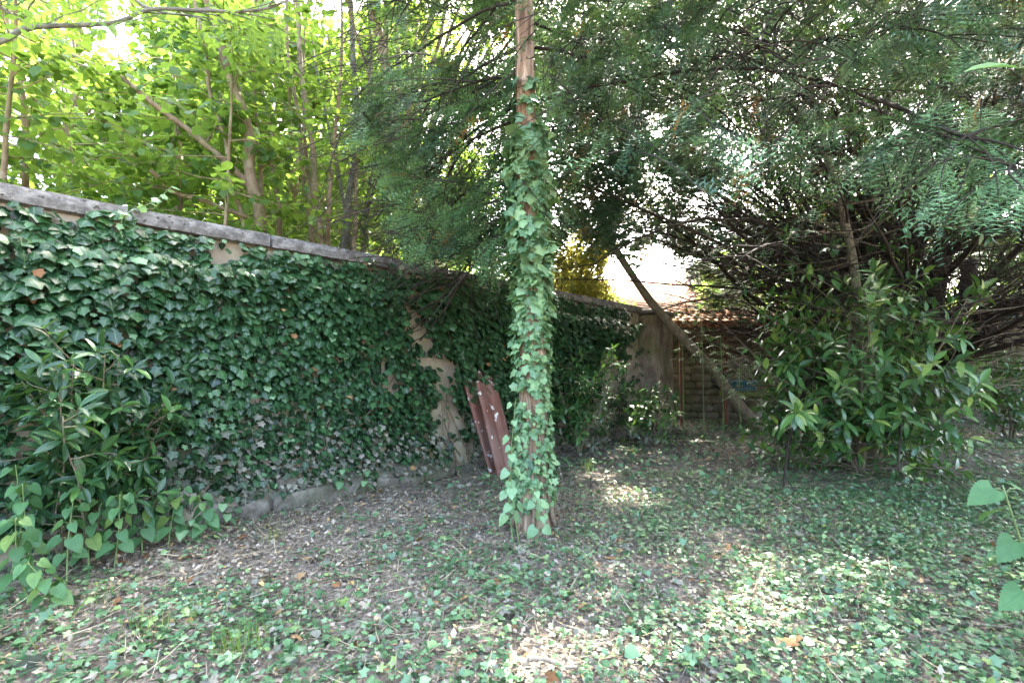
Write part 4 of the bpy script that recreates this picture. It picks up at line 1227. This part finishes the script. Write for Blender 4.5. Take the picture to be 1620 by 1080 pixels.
# ---- nettles and other soft plants
def soft_plant(name, label, base, top, n_nodes, leaf, tm='nettle', mat='nettle', stem_r=.005, per=2, tint=(.2, .85), cat='plant', group=None, droop=-.5, u0=.25, face=0.0):
    b = np.array([base[0], base[1], float(hz(base[0], base[1])) - .02])
    th = thing(name, label, cat, b, group)
    pp = spline([b, b * .5 + np.array(top) * .5 + R.normal(size=3) * [.03, .03, 0], np.array(top, float)], 14)
    tb = Tubes(); tb.add(pp, np.linspace(stem_r, stem_r * .5, 14), 6)
    fo = []
    for k in range(n_nodes):
        u = u0 + (1 - u0) * (k + .7) / n_nodes
        p, d = at_path(pp, min(u, .999)); a0 = k * 1.57 + R.uniform(0, .6)
        for j in range(per):
            a = a0 + j * 6.28 / per
            rd = np.array([math.cos(a), math.sin(a), 0])
            pe = p + rd * leaf * .35 + ZUP * leaf * .12
            tb.add([p, (p + pe) / 2 + ZUP * .01, pe], stem_r * .35, 4)
            fo.append((tm, mat, pe, unit(rd + ZUP * (droop + R.uniform(-.25, .25))), unit(ZUP + rd * .45 + R.normal(size=3) * .2 + np.array([0, -face, 0])), leaf * R.uniform(.7, 1.15) * (1.1 - .35 * u), R.uniform(*tint)))
    tb.build('stem', M['stem_green'], th)
    flush(fo).build(th, 300, min_px=4)
    return th
soft_plant('nettle', 'single tall nettle with large pale toothed leaves at the edge of the ground ivy', (2.30, 2.25), (2.16, 2.2, .78), 5, .15, stem_r=.006, u0=.3, face=.9)
soft_plant('nettle', 'leafy nettle shoot leaning away from the tall pale nettle', (2.38, 2.15), (2.46, 2.1, .62), 4, .15, stem_r=.006, face=.9)
for i, (px, py, h) in enumerate(((45, 955, .50), (105, 935, .55), (180, 905, .50), (15, 920, .70), (225, 885, .36), (75, 975, .3), (140, 915, .46), (265, 872, .42), (310, 862, .36), (60, 930, .62))):
    g_ = ground_at(px, py); 
    q = (g_[:2] - WA) @ WN
    if q < .22: g_[:2] += WN * (.22 - q)
    soft_plant('nettle', ['nettle growing at the wall foot below the young laurel', 'taller nettle with drooping leaves under the young laurel', 'nettle with yellowing leaf under the young laurel', 'tall nettle growing tight against the ivy wall', 'small nettle on the open side of the young laurel', 'short nettle in front of the others at the wall foot', 'bushy nettle under the middle of the young laurel', 'nettle at the litter side of the young laurel', 'outermost low nettle by the bare footing stones', 'upright nettle rising among the shorter nettles'][i], g_, (g_[0] + R.normal() * .06, g_[1] + R.normal() * .06, h), 5, .10, per=3, group='nettles below the young laurel', tint=(.1, 1), face=.9, droop=-.8)
for i, (px, py, h) in enumerate(((822, 858, 1.05), (846, 862, .40), (812, 850, .70))):
    g_ = ground_at(px, py)
    soft_plant('vine_seedling', ['tall vine seedling with heart-shaped leaves climbing at the conifer foot', 'short vine seedling with heart-shaped leaves at the conifer foot', 'middling vine seedling beside the conifer foot and the boards'][i], g_, (g_[0] - .03 + .02 * i, g_[1] + .02, h), 7 if i != 1 else 4, .088, 'heart', 'ivy_light', .004, tint=(.4, .9), u0=.2, face=1.2, droop=-.9)
for i, (px, py, h) in enumerate(((470, 770, .32), (500, 762, .26), (345, 840, .22), (770, 735, .35), (300, 865, .2))):
    g_ = ground_at(px, py)
    q = (g_[:2] - WA) @ WN
    if q < .2: g_[:2] += WN * (.2 - q)
    soft_plant('weed', ['leafy green weed at the foot of the dusty ivy', 'smaller weed beside a leafy weed below the dusty ivy', 'small weed by the bare footing stones', 'green weed growing beside the leaning red boards', 'low weed at the edge of the young laurel'][i], g_, (g_[0] + .03, g_[1], h), 4, .085, 'heart', 'ivy_light', .003, 2, (.1, .7))
# elder saplings in front of the shed
for i, (bx, by, ztop, nn) in enumerate(((1112, 668, 480, 4), (1143, 672, 530, 3), (1173, 690, 575, 4), (1206, 690, 560, 4), (1080, 664, 490, 3))):
    Yd = (9.0, 9.1, 8.6, 8.4, 9.6)[i]
    b = W(bx, 600, Yd); tp = W(bx - 3, ztop, Yd)
    soft_plant('elder_sapling', ['tall thin elder sapling between the shed posts', 'elder sapling beside the leaning trunk', 'short elder sapling in front of the blue tub', 'elder sapling in front of the mossy bench', 'slim elder sapling by the plaster pier'][i], (b[0], b[1]), tp, nn * 2, .24, 'pinnate', 'ivy_light', .010, 3, (.1, .9), 'sapling', 'elder saplings by the shed', -.3, .55)

# overhanging leaf sprays from plants outside the view
side = soft_plant('cherry_sapling', 'tall sapling holding out one big bright green leaf before the yew boughs', (2.55, 1.45), (2.25, 1.5, 2.55), 5, .16, 'laurel_flat', 'nettle', .009, 2, (.4, .9), 'sapling', None, -.1, .5)
tb = Tubes(); tp = W(1612, 108, 1.5); tb.add(spline([np.array([2.3, 1.49, 2.3]), (tp + [2.3, 1.49, 2.3]) / 2 + [0, 0, .03], tp], 8), .003, 5); tb.build('twig', M['stem_green'], side)
f_ = Foliage(); f_.add('laurel', 'nettle', tp, unit(W(1552, 98, 1.5) - tp), unit(ZUP + [0, -.8, 0]), .155, .8); f_.add('laurel', 'nettle', tp + [.02, 0, 0], unit(np.array([.2, -.1, .6])), unit(np.array([-.3, -1, .2])), .12, .6); f_.build(side, 5, min_px=1)

# ---- hazels behind the wall
def hazel(label, base, stems, n_parts, leaf=.12, per_stem=38, mat='hazel', barkm='bark_hazel', keep=None, tl=1.15, leaves=30, tms=('hazel', 'hazel_b'), extra=()):
    b = np.array([base[0], base[1], -.05])
    th = thing('hazel_tree', label, 'tree', b, 'hazels beyond the wall')
    fo = []
    for (dx, dy, L, r) in stems:
        tb = Tubes()
        p, rr_ = grow(b + np.array([dx, dy, 0]) * .25, (dx * .22, dy * .22, 1), L, r, r * .22, 16, .045)
        tb.add(p, rr_, 8)
        for k in range(per_stem):
            u = .22 + .78 * (k + R.uniform()) / per_stem
            q, dd = at_path(p, min(u, .99)); a = R.uniform(0, 6.28)
            tp, tr = grow(q, (math.cos(a), math.sin(a), R.uniform(-.15, .45)), tl * R.uniform(.5, 1.3), .009, .003, 7, .14, (0, 0, -.2)); tb.add(tp, tr, 4, cap=False)
            shrub_leaves(fo, tp, leaves, tms, mat, leaf, .14, (0, 1), .65, -.30, .1)
        tb.build('stem', M[barkm], th)
    for pts, r in extra:
        pp = spline([W(*q) for q in pts], 30); pp = np.vstack([np.array([[pp[0][0], pp[0][1], -.05]]), pp]) if pts[0][1] > 300 and r > .03 else pp
        pp = pp + np.stack([.02 * np.sin(np.arange(len(pp)) * .6), .02 * np.cos(np.arange(len(pp)) * .5), 0 * pp[:, 0]], -1)
        tb = Tubes(); tb.add(pp, np.linspace(r, r * .55, len(pp)) * (1 + .06 * np.sin(np.arange(len(pp)) * 1.3)), 9)
        for k in range(14):
            q, dd = at_path(pp, R.uniform(.45, .99)); a = R.uniform(0, 6.28)
            tp, tr = grow(q, (math.cos(a), math.sin(a), R.uniform(0, .5)), R.uniform(.4, 1.1), .007, .002, 7, .14, (0, 0, -.2)); tb.add(tp, tr, 4, cap=False)
            shrub_leaves(fo, tp, 14, tms, mat, leaf * 1.1, .12, (0, .8), .65, -.3, .1)
        tb.build('stem', M[barkm], th)
    F_ = flush(fo, keep); print('hazel', F_.count())
    F_.build(th, n_parts, rest_name='crown')
def hk(P):
    x, y, d = proj(P)
    k = ((P[:, :2] - WA) @ WN < -.42) | (P[:, 2] > 2.75)
    return k & (np.linalg.norm(P - CAMP, axis=1) > 1.6) & ~((d > 0) & (x > 660) & (y > 150)) & ~((x > 700) & (d > 0)) & sun_clear(P)
def hk2(P):
    x, y, d = proj(P)
    # open, see-through part between the stems
    hole = (x > 430) & (x < 640) & (y > -40) & (y < 430) & (d < 8.4)
    return hk(P) & ~(hole & (R.uniform(size=len(P)) < .92))
S = lambda n, r0, L0: [(R.normal(), R.normal(), L0 * R.uniform(.8, 1.1), r0 * R.uniform(.7, 1.2)) for _ in range(n)]
hazel('hazel with a cluster of slim straight stems rising behind the coping', (-3.05, 7.7), [(-.3, .2, 7, .065), (.2, -.2, 7, .06), (.8, .3, 6.5, .065), (-1.0, .5, 6, .05), (.5, .8, 6.5, .05), (1.2, .1, 6.2, .055), (1.6, .4, 6.5, .05)], 300, keep=hk2, extra=[([(508, 400, 7.4), (500, 300, 7.4), (486, 180, 7.4), (470, 20, 7.4), (455, -140, 7.4)], .055), ([(492, 400, 7.7), (480, 260, 7.7), (462, 130, 7.7), (452, 10, 7.7), (440, -120, 7.7)], .04), ([(440, 340, 7.2), (428, 220, 7.3), (415, 120, 7.3), (400, -60, 7.3)], .04)])
hazel('hazel with a thick mottled leaning trunk and low sweeping branches', (-3.75, 6.4), [(-.9, .1, 6.5, .10), (.2, .2, 6.5, .05), (-.2, -.6, 6, .035), (-2.4, -.2, 5.5, .045), (-2.6, .8, 5.5, .05)], 300, keep=hk, extra=[([(410, 350, 6.3), (398, 270, 6.3), (382, 170, 6.3), (345, 60, 6.3), (300, -80, 6.3)], .08), ([(398, 300, 6.3), (340, 240, 6.1), (275, 190, 5.9), (200, 130, 5.7), (110, 85, 5.5)], .045), ([(392, 345, 6.2), (335, 322, 6.0), (270, 300, 5.8), (215, 245, 5.6)], .035), ([(385, 360, 6.2), (360, 250, 6.2), (330, 120, 6.2), (310, 0, 6.2)], .035)])
hazel('hazel overhanging the wall with big pale leaves', (-5.7, 5.4), [(-.6, -.8, 5.5, .06), (.7, -.6, 5.5, .05), (1.2, .6, 6, .05), (-1.2, .8, 6, .05), (.1, .2, 6.4, .06), (-2, -.5, 5.6, .05)], 300, keep=hk)
hazel('pale-stemmed hazel beside the dark conifer boughs', (-2.2, 8.6), [(-.3, .1, 7, .06), (.5, .3, 7, .045), (1.1, -.3, 6.5, .04), (-1, .6, 6.5, .045)], 200, extra=[([(540, 400, 8.2), (556, 300, 8.2), (566, 180, 8.2), (556, 60, 8.2), (548, -120, 8.2)], .07), ([(572, 400, 8.6), (590, 260, 8.6), (586, 120, 8.6), (580, -80, 8.6)], .045), ([(615, 405, 8.8), (616, 260, 8.8), (612, 120, 8.8), (610, -60, 8.8)], .04)], barkm='bark_pale', keep=hk2)
hazel('broad hazel deeper in the neighbouring plot', (-7.2, 8.8), S(7, .06, 7), 0, .15, tms=('simple',), mat='lime', keep=hk, tl=1.5)
hazel('wide hazel further along the neighbouring plot', (-5.2, 10.2), S(7, .06, 7.5), 0, .15, tms=('simple',), mat='lime', keep=hk, tl=1.5)
hazel('hazel standing behind the wall farthest from the shed', (-9.0, 5.5), S(6, .06, 7), 0, .15, tms=('simple',), mat='lime', keep=hk, tl=1.5)

# ---- tree whose pale branch reaches in overhead
AB = np.array([-3.5, 1.25, -.05])
ash = thing('ash_tree', 'ash tree with a pale lichened branch and feathery lime leaves reaching over the wall', 'tree', AB)
tb = Tubes(); trunk_ash = spline([AB, AB + [.05, .1, 1.5], AB + [.1, .2, 3.0], AB + [.0, .3, 5.0]], 24); tb.add(trunk_ash, np.linspace(.15, .06, 24), 12); tb.build('trunk', M['bark_pale'], ash)
fo = []
def ash_branch(pts, r0, u0=.3, n=22, dens=3):
    pp = spline(pts, 30); tb = Tubes(); tb.add(pp, np.linspace(r0, .006, 30), 8)
    for k in range(n):
        u = u0 + (1 - u0) * (k + R.uniform()) / n
        q, dd = at_path(pp, min(u, .99)); a = R.uniform(0, 6.28)
        tp, tr = grow(q, unit(dd * .5 + np.array([math.cos(a), math.sin(a), .55])), R.uniform(.2, .65), .005, .002, 5, .12); tb.add(tp, tr, 4, cap=False)
        for _ in range(dens):
            p, d = at_path(tp, R.uniform(.3, .99)); s = rdir(1)[0]
            fo.append(('pinnate', 'hazel', p, unit(d * .4 + s * .8 + ZUP * -.1), unit(ZUP + R.normal(size=3) * .3), R.uniform(.15, .26), R.uniform(.3, 1)))
    tb.build('limb', M['bark_pale'], ash)
r1 = trunk_ash[13]
ash_branch([r1, W(-120, 90, 2.5), W(0, 66, 2.6), W(48, 44, 2.65), W(178, 37, 2.75), W(237, 15, 2.8), W(318, 17, 2.9), W(389, 18, 2.95), W(444, 6, 3.0), W(520, -40, 3.1)], .017)
ash_branch([trunk_ash[14], W(-100, -40, 2.4), W(0, 12, 2.6), W(48, 42, 2.66)], .02, .5, 8)
ash_branch([W(237, 15, 2.8), W(220, 5, 2.8), W(190, -30, 2.85), W(160, -90, 2.9)], .012, .2, 10)
for i in range(7):
    a = R.uniform(0, 6.28); q, _ = at_path(trunk_ash, R.uniform(.7, 1)); e = q + np.array([math.cos(a) * 1.8, math.sin(a) * 1.8, R.uniform(.6, 1.4)])
    ash_branch([q, (q + e) / 2 + [0, 0, .2], e], .03, .25, 16)
def ak(P):
    x, y, d = proj(P)
    lim = 58 + 22 * np.sin(x / 30)
    return ~((d > 0) & (x > -20) & (y > lim) & (x < 1700)) & ~((d > 0) & (x > 470) & (y > -30)) & (np.linalg.norm(P - CAMP, axis=1) > 1.4)
flush(fo, ak).build(ash, 200, rest_name='crown', min_px=30)

# ---- trees farther off
def far_tree(name, label, base, h, cr, zc, n, mat, leaf=.16, tm='simple', barkm='bark_hazel', group='trees beyond the walls', clumps=26, keep=None, squash=1.0):
    b = np.array([base[0], base[1], -.05])
    th = thing(name, label, 'tree', b, group)
    tb = Tubes(); p, r = grow(b, (R.normal() * .04, R.normal() * .04, 1), h * .8, .05 + h * .016, .03, 14, .03); tb.add(p, r, 9); tb.build('trunk', M[barkm], th)
    cc = rdir(clumps) * (R.uniform(.35, 1, clumps) ** .5)[:, None] * np.array([cr, cr, (h - zc) * .55 * squash]) + b + np.array([0, 0, (h + zc) / 2])
    tb = Tubes()
    for c in cc:
        q, _ = at_path(p, np.clip((c[2] - zc * .5) / (h * .8) * .8, .15, .95)); tb.add(spline([q, (q + c) / 2 + R.normal(size=3) * .15, c], 8), np.linspace(.05, .012, 8), 5, cap=False)
    tb.build('limb', M[barkm], th)
    k = R.integers(clumps, size=n)
    rad = cr * .34 * R.uniform(.6, 1.3, clumps)
    P = cc[k] + rdir(n) * (R.uniform(0, 1, n) ** .45 * rad[k])[:, None] * [1, 1, .75]
    F_ = Foliage(); F_.add(tm, mat, P, unit(rdir(n) + [0, 0, -.3]), unit(rdir(n) * .7 + ZUP * .8), leaf * R.uniform(.6, 1.3, n), R.uniform(size=n))
    F_.cull(lambda Q: (np.ones(len(Q), bool) if keep is None else keep(Q)) & sun_clear(Q))
    F_.build(th, 0, rest_name='crown')
def skyhole(P):
    x, y, d = proj(P)
    return ~((((x - 1030) / 75) ** 2 + ((y - 430) / 55) ** 2) < 1)
far_tree('golden_conifer', 'golden yellow conifer glowing just beyond the wall', (1.15, 10.3), 4.4, 1.0, 1.2, 15000, 'gold', .085, clumps=60, keep=skyhole)
far_tree('lime_tree', 'added tall tree behind the wall, its crown out of view to shade the wall ivy', (-1.5, 8.7), 10.5, 2.1, 6.4, 4200, 'hazel', .21, clumps=24)  # added as a sun blocker for the top of the wall
far_tree('lime_tree', 'very tall leafy tree towering over the hazel that overhangs the wall', (-11, 12.2), 14, 4.0, 4.0, 9000, 'hazel', .25)
far_tree('lime_tree', 'very tall leafy tree towering over the slim hazel stems', (-5.2, 12.4), 14, 3.4, 4.5, 8000, 'hazel', .25)
far_tree('lime_tree', 'tall leafy tree straight behind the mottled hazel trunk', (-7.5, 13.5), 11, 3.6, 3.0, 9000, 'hazel', .22)
far_tree('lime_tree', 'tall leafy tree straight behind the pale hazel stems', (-3.4, 13.8), 11, 3.0, 4.2, 7500, 'hazel', .22)
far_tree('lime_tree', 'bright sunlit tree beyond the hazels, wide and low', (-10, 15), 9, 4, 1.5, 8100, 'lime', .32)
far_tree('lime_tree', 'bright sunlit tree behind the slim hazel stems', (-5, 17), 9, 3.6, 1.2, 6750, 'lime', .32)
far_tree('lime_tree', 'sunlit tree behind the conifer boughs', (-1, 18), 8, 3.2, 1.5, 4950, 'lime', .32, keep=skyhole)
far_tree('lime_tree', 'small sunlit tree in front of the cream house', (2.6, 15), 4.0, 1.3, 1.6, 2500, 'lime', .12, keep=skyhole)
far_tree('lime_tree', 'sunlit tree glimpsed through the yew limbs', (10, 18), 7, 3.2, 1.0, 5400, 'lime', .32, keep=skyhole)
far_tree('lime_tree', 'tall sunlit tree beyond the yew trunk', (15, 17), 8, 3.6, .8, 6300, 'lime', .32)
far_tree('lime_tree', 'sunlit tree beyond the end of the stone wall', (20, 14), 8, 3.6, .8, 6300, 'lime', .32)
far_tree('lime_tree', 'sunlit tree over the ivy wall past the ash', (-16, 10), 9, 4, 1.0, 6300, 'lime', .32)

# ---- ground cover
def scatter(n, ymin, ymax, xk=1.25, xpad=1.0):
    y = ymin + (ymax - ymin) * R.uniform(size=n) ** .75
    x = R.uniform(-1, 1, n) * (np.maximum(y, .5) * xk + xpad)
    return x, y
def inside(x, y):
    q = (np.stack([x, y], -1) - WA) @ WN
    b = (np.stack([x, y], -1) - BA) @ BN
    return (q > .10) & (b > .10) & (np.hypot(x - TB[0], y - TB[1]) > .17) & (np.hypot(x, y) > .5)
def lay(fo, n, ymin, ymax, tms, mats, size, dens, up=.8, lift=(.0, .03), tilt=.5, dz=0.0, tint=(0, 1)):
    x, y = scatter(n, ymin, ymax)
    k = inside(x, y) & (R.uniform(size=n) < dens(x, y))
    x, y = x[k], y[k]; m = len(x)
    P = np.stack([x, y, hz(x, y) + R.uniform(*lift, m)], -1)
    a = R.uniform(0, 6.28, m)
    D = unit(np.stack([np.cos(a), np.sin(a), dz + R.normal(size=m) * .25], -1))
    Nn = unit(ZUP * up + R.normal(size=(m, 3)) * tilt)
    s = np.exp(R.normal(size=m) * .30) * size
    w = R.integers(len(tms), size=m); wm = R.uniform(size=m)
    acc = 0
    for mt, fr in mats:
        sm = (wm >= acc) & (wm < acc + fr); acc += fr
        for i, tm in enumerate(tms):
            q = sm & (w == i)
            fo.add(tm, mt, P[q], D[q], Nn[q], s[q], R.uniform(tint[0], tint[1], q.sum()))
def d_ivy(x, y):
    v = vnoise(np.stack([x * 1.5, y * 1.5], -1), 61) + .5 * vnoise(np.stack([x * 5, y * 5], -1), 62)
    q = (np.stack([x, y], -1) - WA) @ WN
    base = .22 + .44 * np.clip((x + 1.4) / 2.6, 0, 1) + .25 * (x > 1.0) * (y < 6) - .35 * np.clip((1.5 - q) / 1.5, 0, 1)
    base = base + .22 * (y < 2.8)
    for s, r in SPOTS[:6]:
        base = base - .55 * np.exp(-((x - s[0]) ** 2 + (y - s[1]) ** 2) / (r * 2.2) ** 2)
    return np.clip(base + .42 * v, .02, 1)
def d_litter(x, y): return np.clip(.75 - .3 * d_ivy(x, y), .2, 1)
fo = Foliage()
lay(fo, 54000, 1.2, 5.2, ('ivy_star', 'ivy_star', 'ivy_low'), (('ivy_ground', .90), ('ivy_light', .05), ('ivy_dusty', .05)), .029, d_ivy, .9, (.010, .065), .5, tint=(0, 1))
lay(fo, 34000, 5.0, 12, ('ivy_low', 'ivy_low'), (('ivy_ground', .95), ('ivy_light', .05)), .046, d_ivy, .9, (.012, .07), .45, tint=(0, 1))
# creeping runners with leaves set along them
tb = Tubes(); rp = []; rd_ = []
x, y = scatter(2600, 1.3, 6.0); k = inside(x, y) & (R.uniform(size=2600) < d_ivy(x, y)); x, y = x[k], y[k]
for x0, y0 in zip(x, y):
    m = R.integers(8, 16); a = R.uniform(0, 6.28) + np.cumsum(R.normal(size=m) * .28); st_ = R.uniform(.035, .06)
    px_ = x0 + np.cumsum(np.cos(a)) * st_; py_ = y0 + np.cumsum(np.sin(a)) * st_
    if not inside(px_, py_).all(): continue
    pz = hz(px_, py_) + .012 + .012 * np.sin(np.arange(m) * 1.1 + x0 * 9)
    tb.add(np.stack([px_, py_, pz], -1), np.linspace(.0028, .0014, m), 3, cap=False)
    sgn = np.where(np.arange(m) % 2, 1, -1) * 1.1
    rp.append(np.stack([px_, py_, pz + .012 + .015 * R.uniform(size=m)], -1)); rd_.append(np.stack([np.cos(a + sgn), np.sin(a + sgn), np.full(m, .15)], -1))
rp = np.vstack(rp); rd_ = np.vstack(rd_); m = len(rp); w = R.uniform(size=m)
fo.add('ivy_star', 'ivy_ground', rp[w < .8], rd_[w < .8], unit(ZUP + R.normal(size=((w < .8).sum(), 3)) * .28), np.exp(R.normal(size=(w < .8).sum()) * .3) * .031, R.uniform(size=(w < .8).sum()))
fo.add('ivy_cup', 'ivy_ground', rp[w >= .8], rd_[w >= .8], unit(ZUP + R.normal(size=((w >= .8).sum(), 3)) * .28), np.exp(R.normal(size=(w >= .8).sum()) * .3) * .035, R.uniform(size=(w >= .8).sum()))
print('runner leaves', m)
gi = fo.build(None, 0, rest_name='ground_ivy')
tb.build('runner', M['ivy_stem'], gi, 'stuff')
gi['label'] = 'small-leaved ivy spreading over the shaded ground'; gi['category'] = 'ground cover'
fo = Foliage()
lay(fo, 60000, 1.2, 5.2, ('dry', 'chip', 'dry'), (('litter', 1.0),), .025, d_litter, .9, (.003, .03), .35)
lay(fo, 26000, 5.0, 12, ('dry', 'chip'), (('litter', 1.0),), .045, d_litter, .9, (.003, .03), .35)
lay(fo, 5200, 1.2, 8, ('ivy_deep', 'ivy_mid'), (('ivy_dusty', .75), ('ivy_brown', .25)), .050, d_litter, .9, (.008, .035), .35)
gl = fo.build(None, 0, rest_name='leaf_litter')
gl['label'] = 'dry brown and grey leaf litter on the ground'; gl['category'] = 'leaf litter'
fo = Foliage()
lay(fo, 34000, 1.2, 6, ('blade',), (('straw', 1.0),), .10, lambda x, y: np.full(len(x), .7), .9, (.008, .04), .5)
gs = fo.build(None, 0, rest_name='dry_straw')
gs['label'] = 'scattered dry straw and stalks over the ground'; gs['category'] = 'straw'
fo = Foliage()
lay(fo, 5000, 1.4, 7, ('blade',), (('grass', 1.0),), .10, lambda x, y: np.clip(.25 + .5 * vnoise(np.stack([x * 2, y * 2], -1), 71), .03, .8), .2, (0, .01), .9, dz=1.6)
for px, py, n, s in ((375, 1035, 60, .17), (225, 1000, 50, .13), (430, 860, 50, .12), (930, 745, 60, .16), (1215, 835, 40, .12), (300, 990, 30, .12), (985, 700, 50, .14), (1000, 560 + 160, 40, .15), (250, 1010, 20, .12), (160, 960, 30, .12)):
    g_ = ground_at(px, py); P = np.stack([g_[0] + R.normal(size=n) * .045, g_[1] + R.normal(size=n) * .045, np.zeros(n)], -1); P[:, 2] = hz(P[:, 0], P[:, 1])
    a = R.uniform(0, 6.28, n)
    fo.add('blade', 'grass', P, unit(np.stack([np.cos(a) * .45, np.sin(a) * .45, np.ones(n)], -1)), unit(np.stack([np.cos(a), np.sin(a), -.2 * np.ones(n)], -1) * -1), s * R.uniform(.5, 1.2, n), R.uniform(size=n))
gg = fo.build(None, 0, rest_name='grass')
gg['label'] = 'thin tufts of pale green grass among the ivy'; gg['category'] = 'grass'

# ---- fallen sticks
for i, (a, b, r) in enumerate((((760 + 70, 1058), (900, 1068), .012), ((1465, 860), (1600, 945), .005), ((1500, 890), (1620, 915), .007), ((1540, 985), (1620, 995), .008), ((560, 1015), (700, 1000), .004), ((60, 1045), (170, 1010), .005), ((1290, 830), (1360, 860), .006), ((640, 930), (700, 948), .004), ((20, 985), (110, 975), .005))):
    p0, p1 = ground_at(*a), ground_at(*b)
    n = 10; u = np.linspace(0, 1, n)[:, None]
    p = p0 * (1 - u) + p1 * u; p[:, :2] += np.cumsum(R.normal(size=(n, 2)) * .008, 0)
    p[:, 2] = hz(p[:, 0], p[:, 1]) + .018 + r
    tb = Tubes(); tb.add(p - p[0], np.linspace(r, r * .6, n), 7)
    o = link('fallen_stick', mesh_np('fallen_stick', np.vstack(tb.V), np.vstack(tb.F), M['twig'], smooth=True), loc=p[0])
    tag(o, ['thick short dead stick in the sunny patch of dry leaves', 'long thin stalk lying below the tall pale nettle', 'bent stick lying past the tall pale nettle', 'stout twig half buried in the ground ivy', 'thin dry stalk across the ground ivy', 'straw-coloured twig on the bare leaf mould', 'short stick lying beyond the sun flecks', 'small twig on the litter before the conifer', 'thin twig near the grass tufts'][i], 'stick', 'fallen sticks')
print('wall ivy', n_ivy); print('objects', len(bpy.data.objects), 'tris', sum(len(m.polygons) for m in bpy.data.meshes))
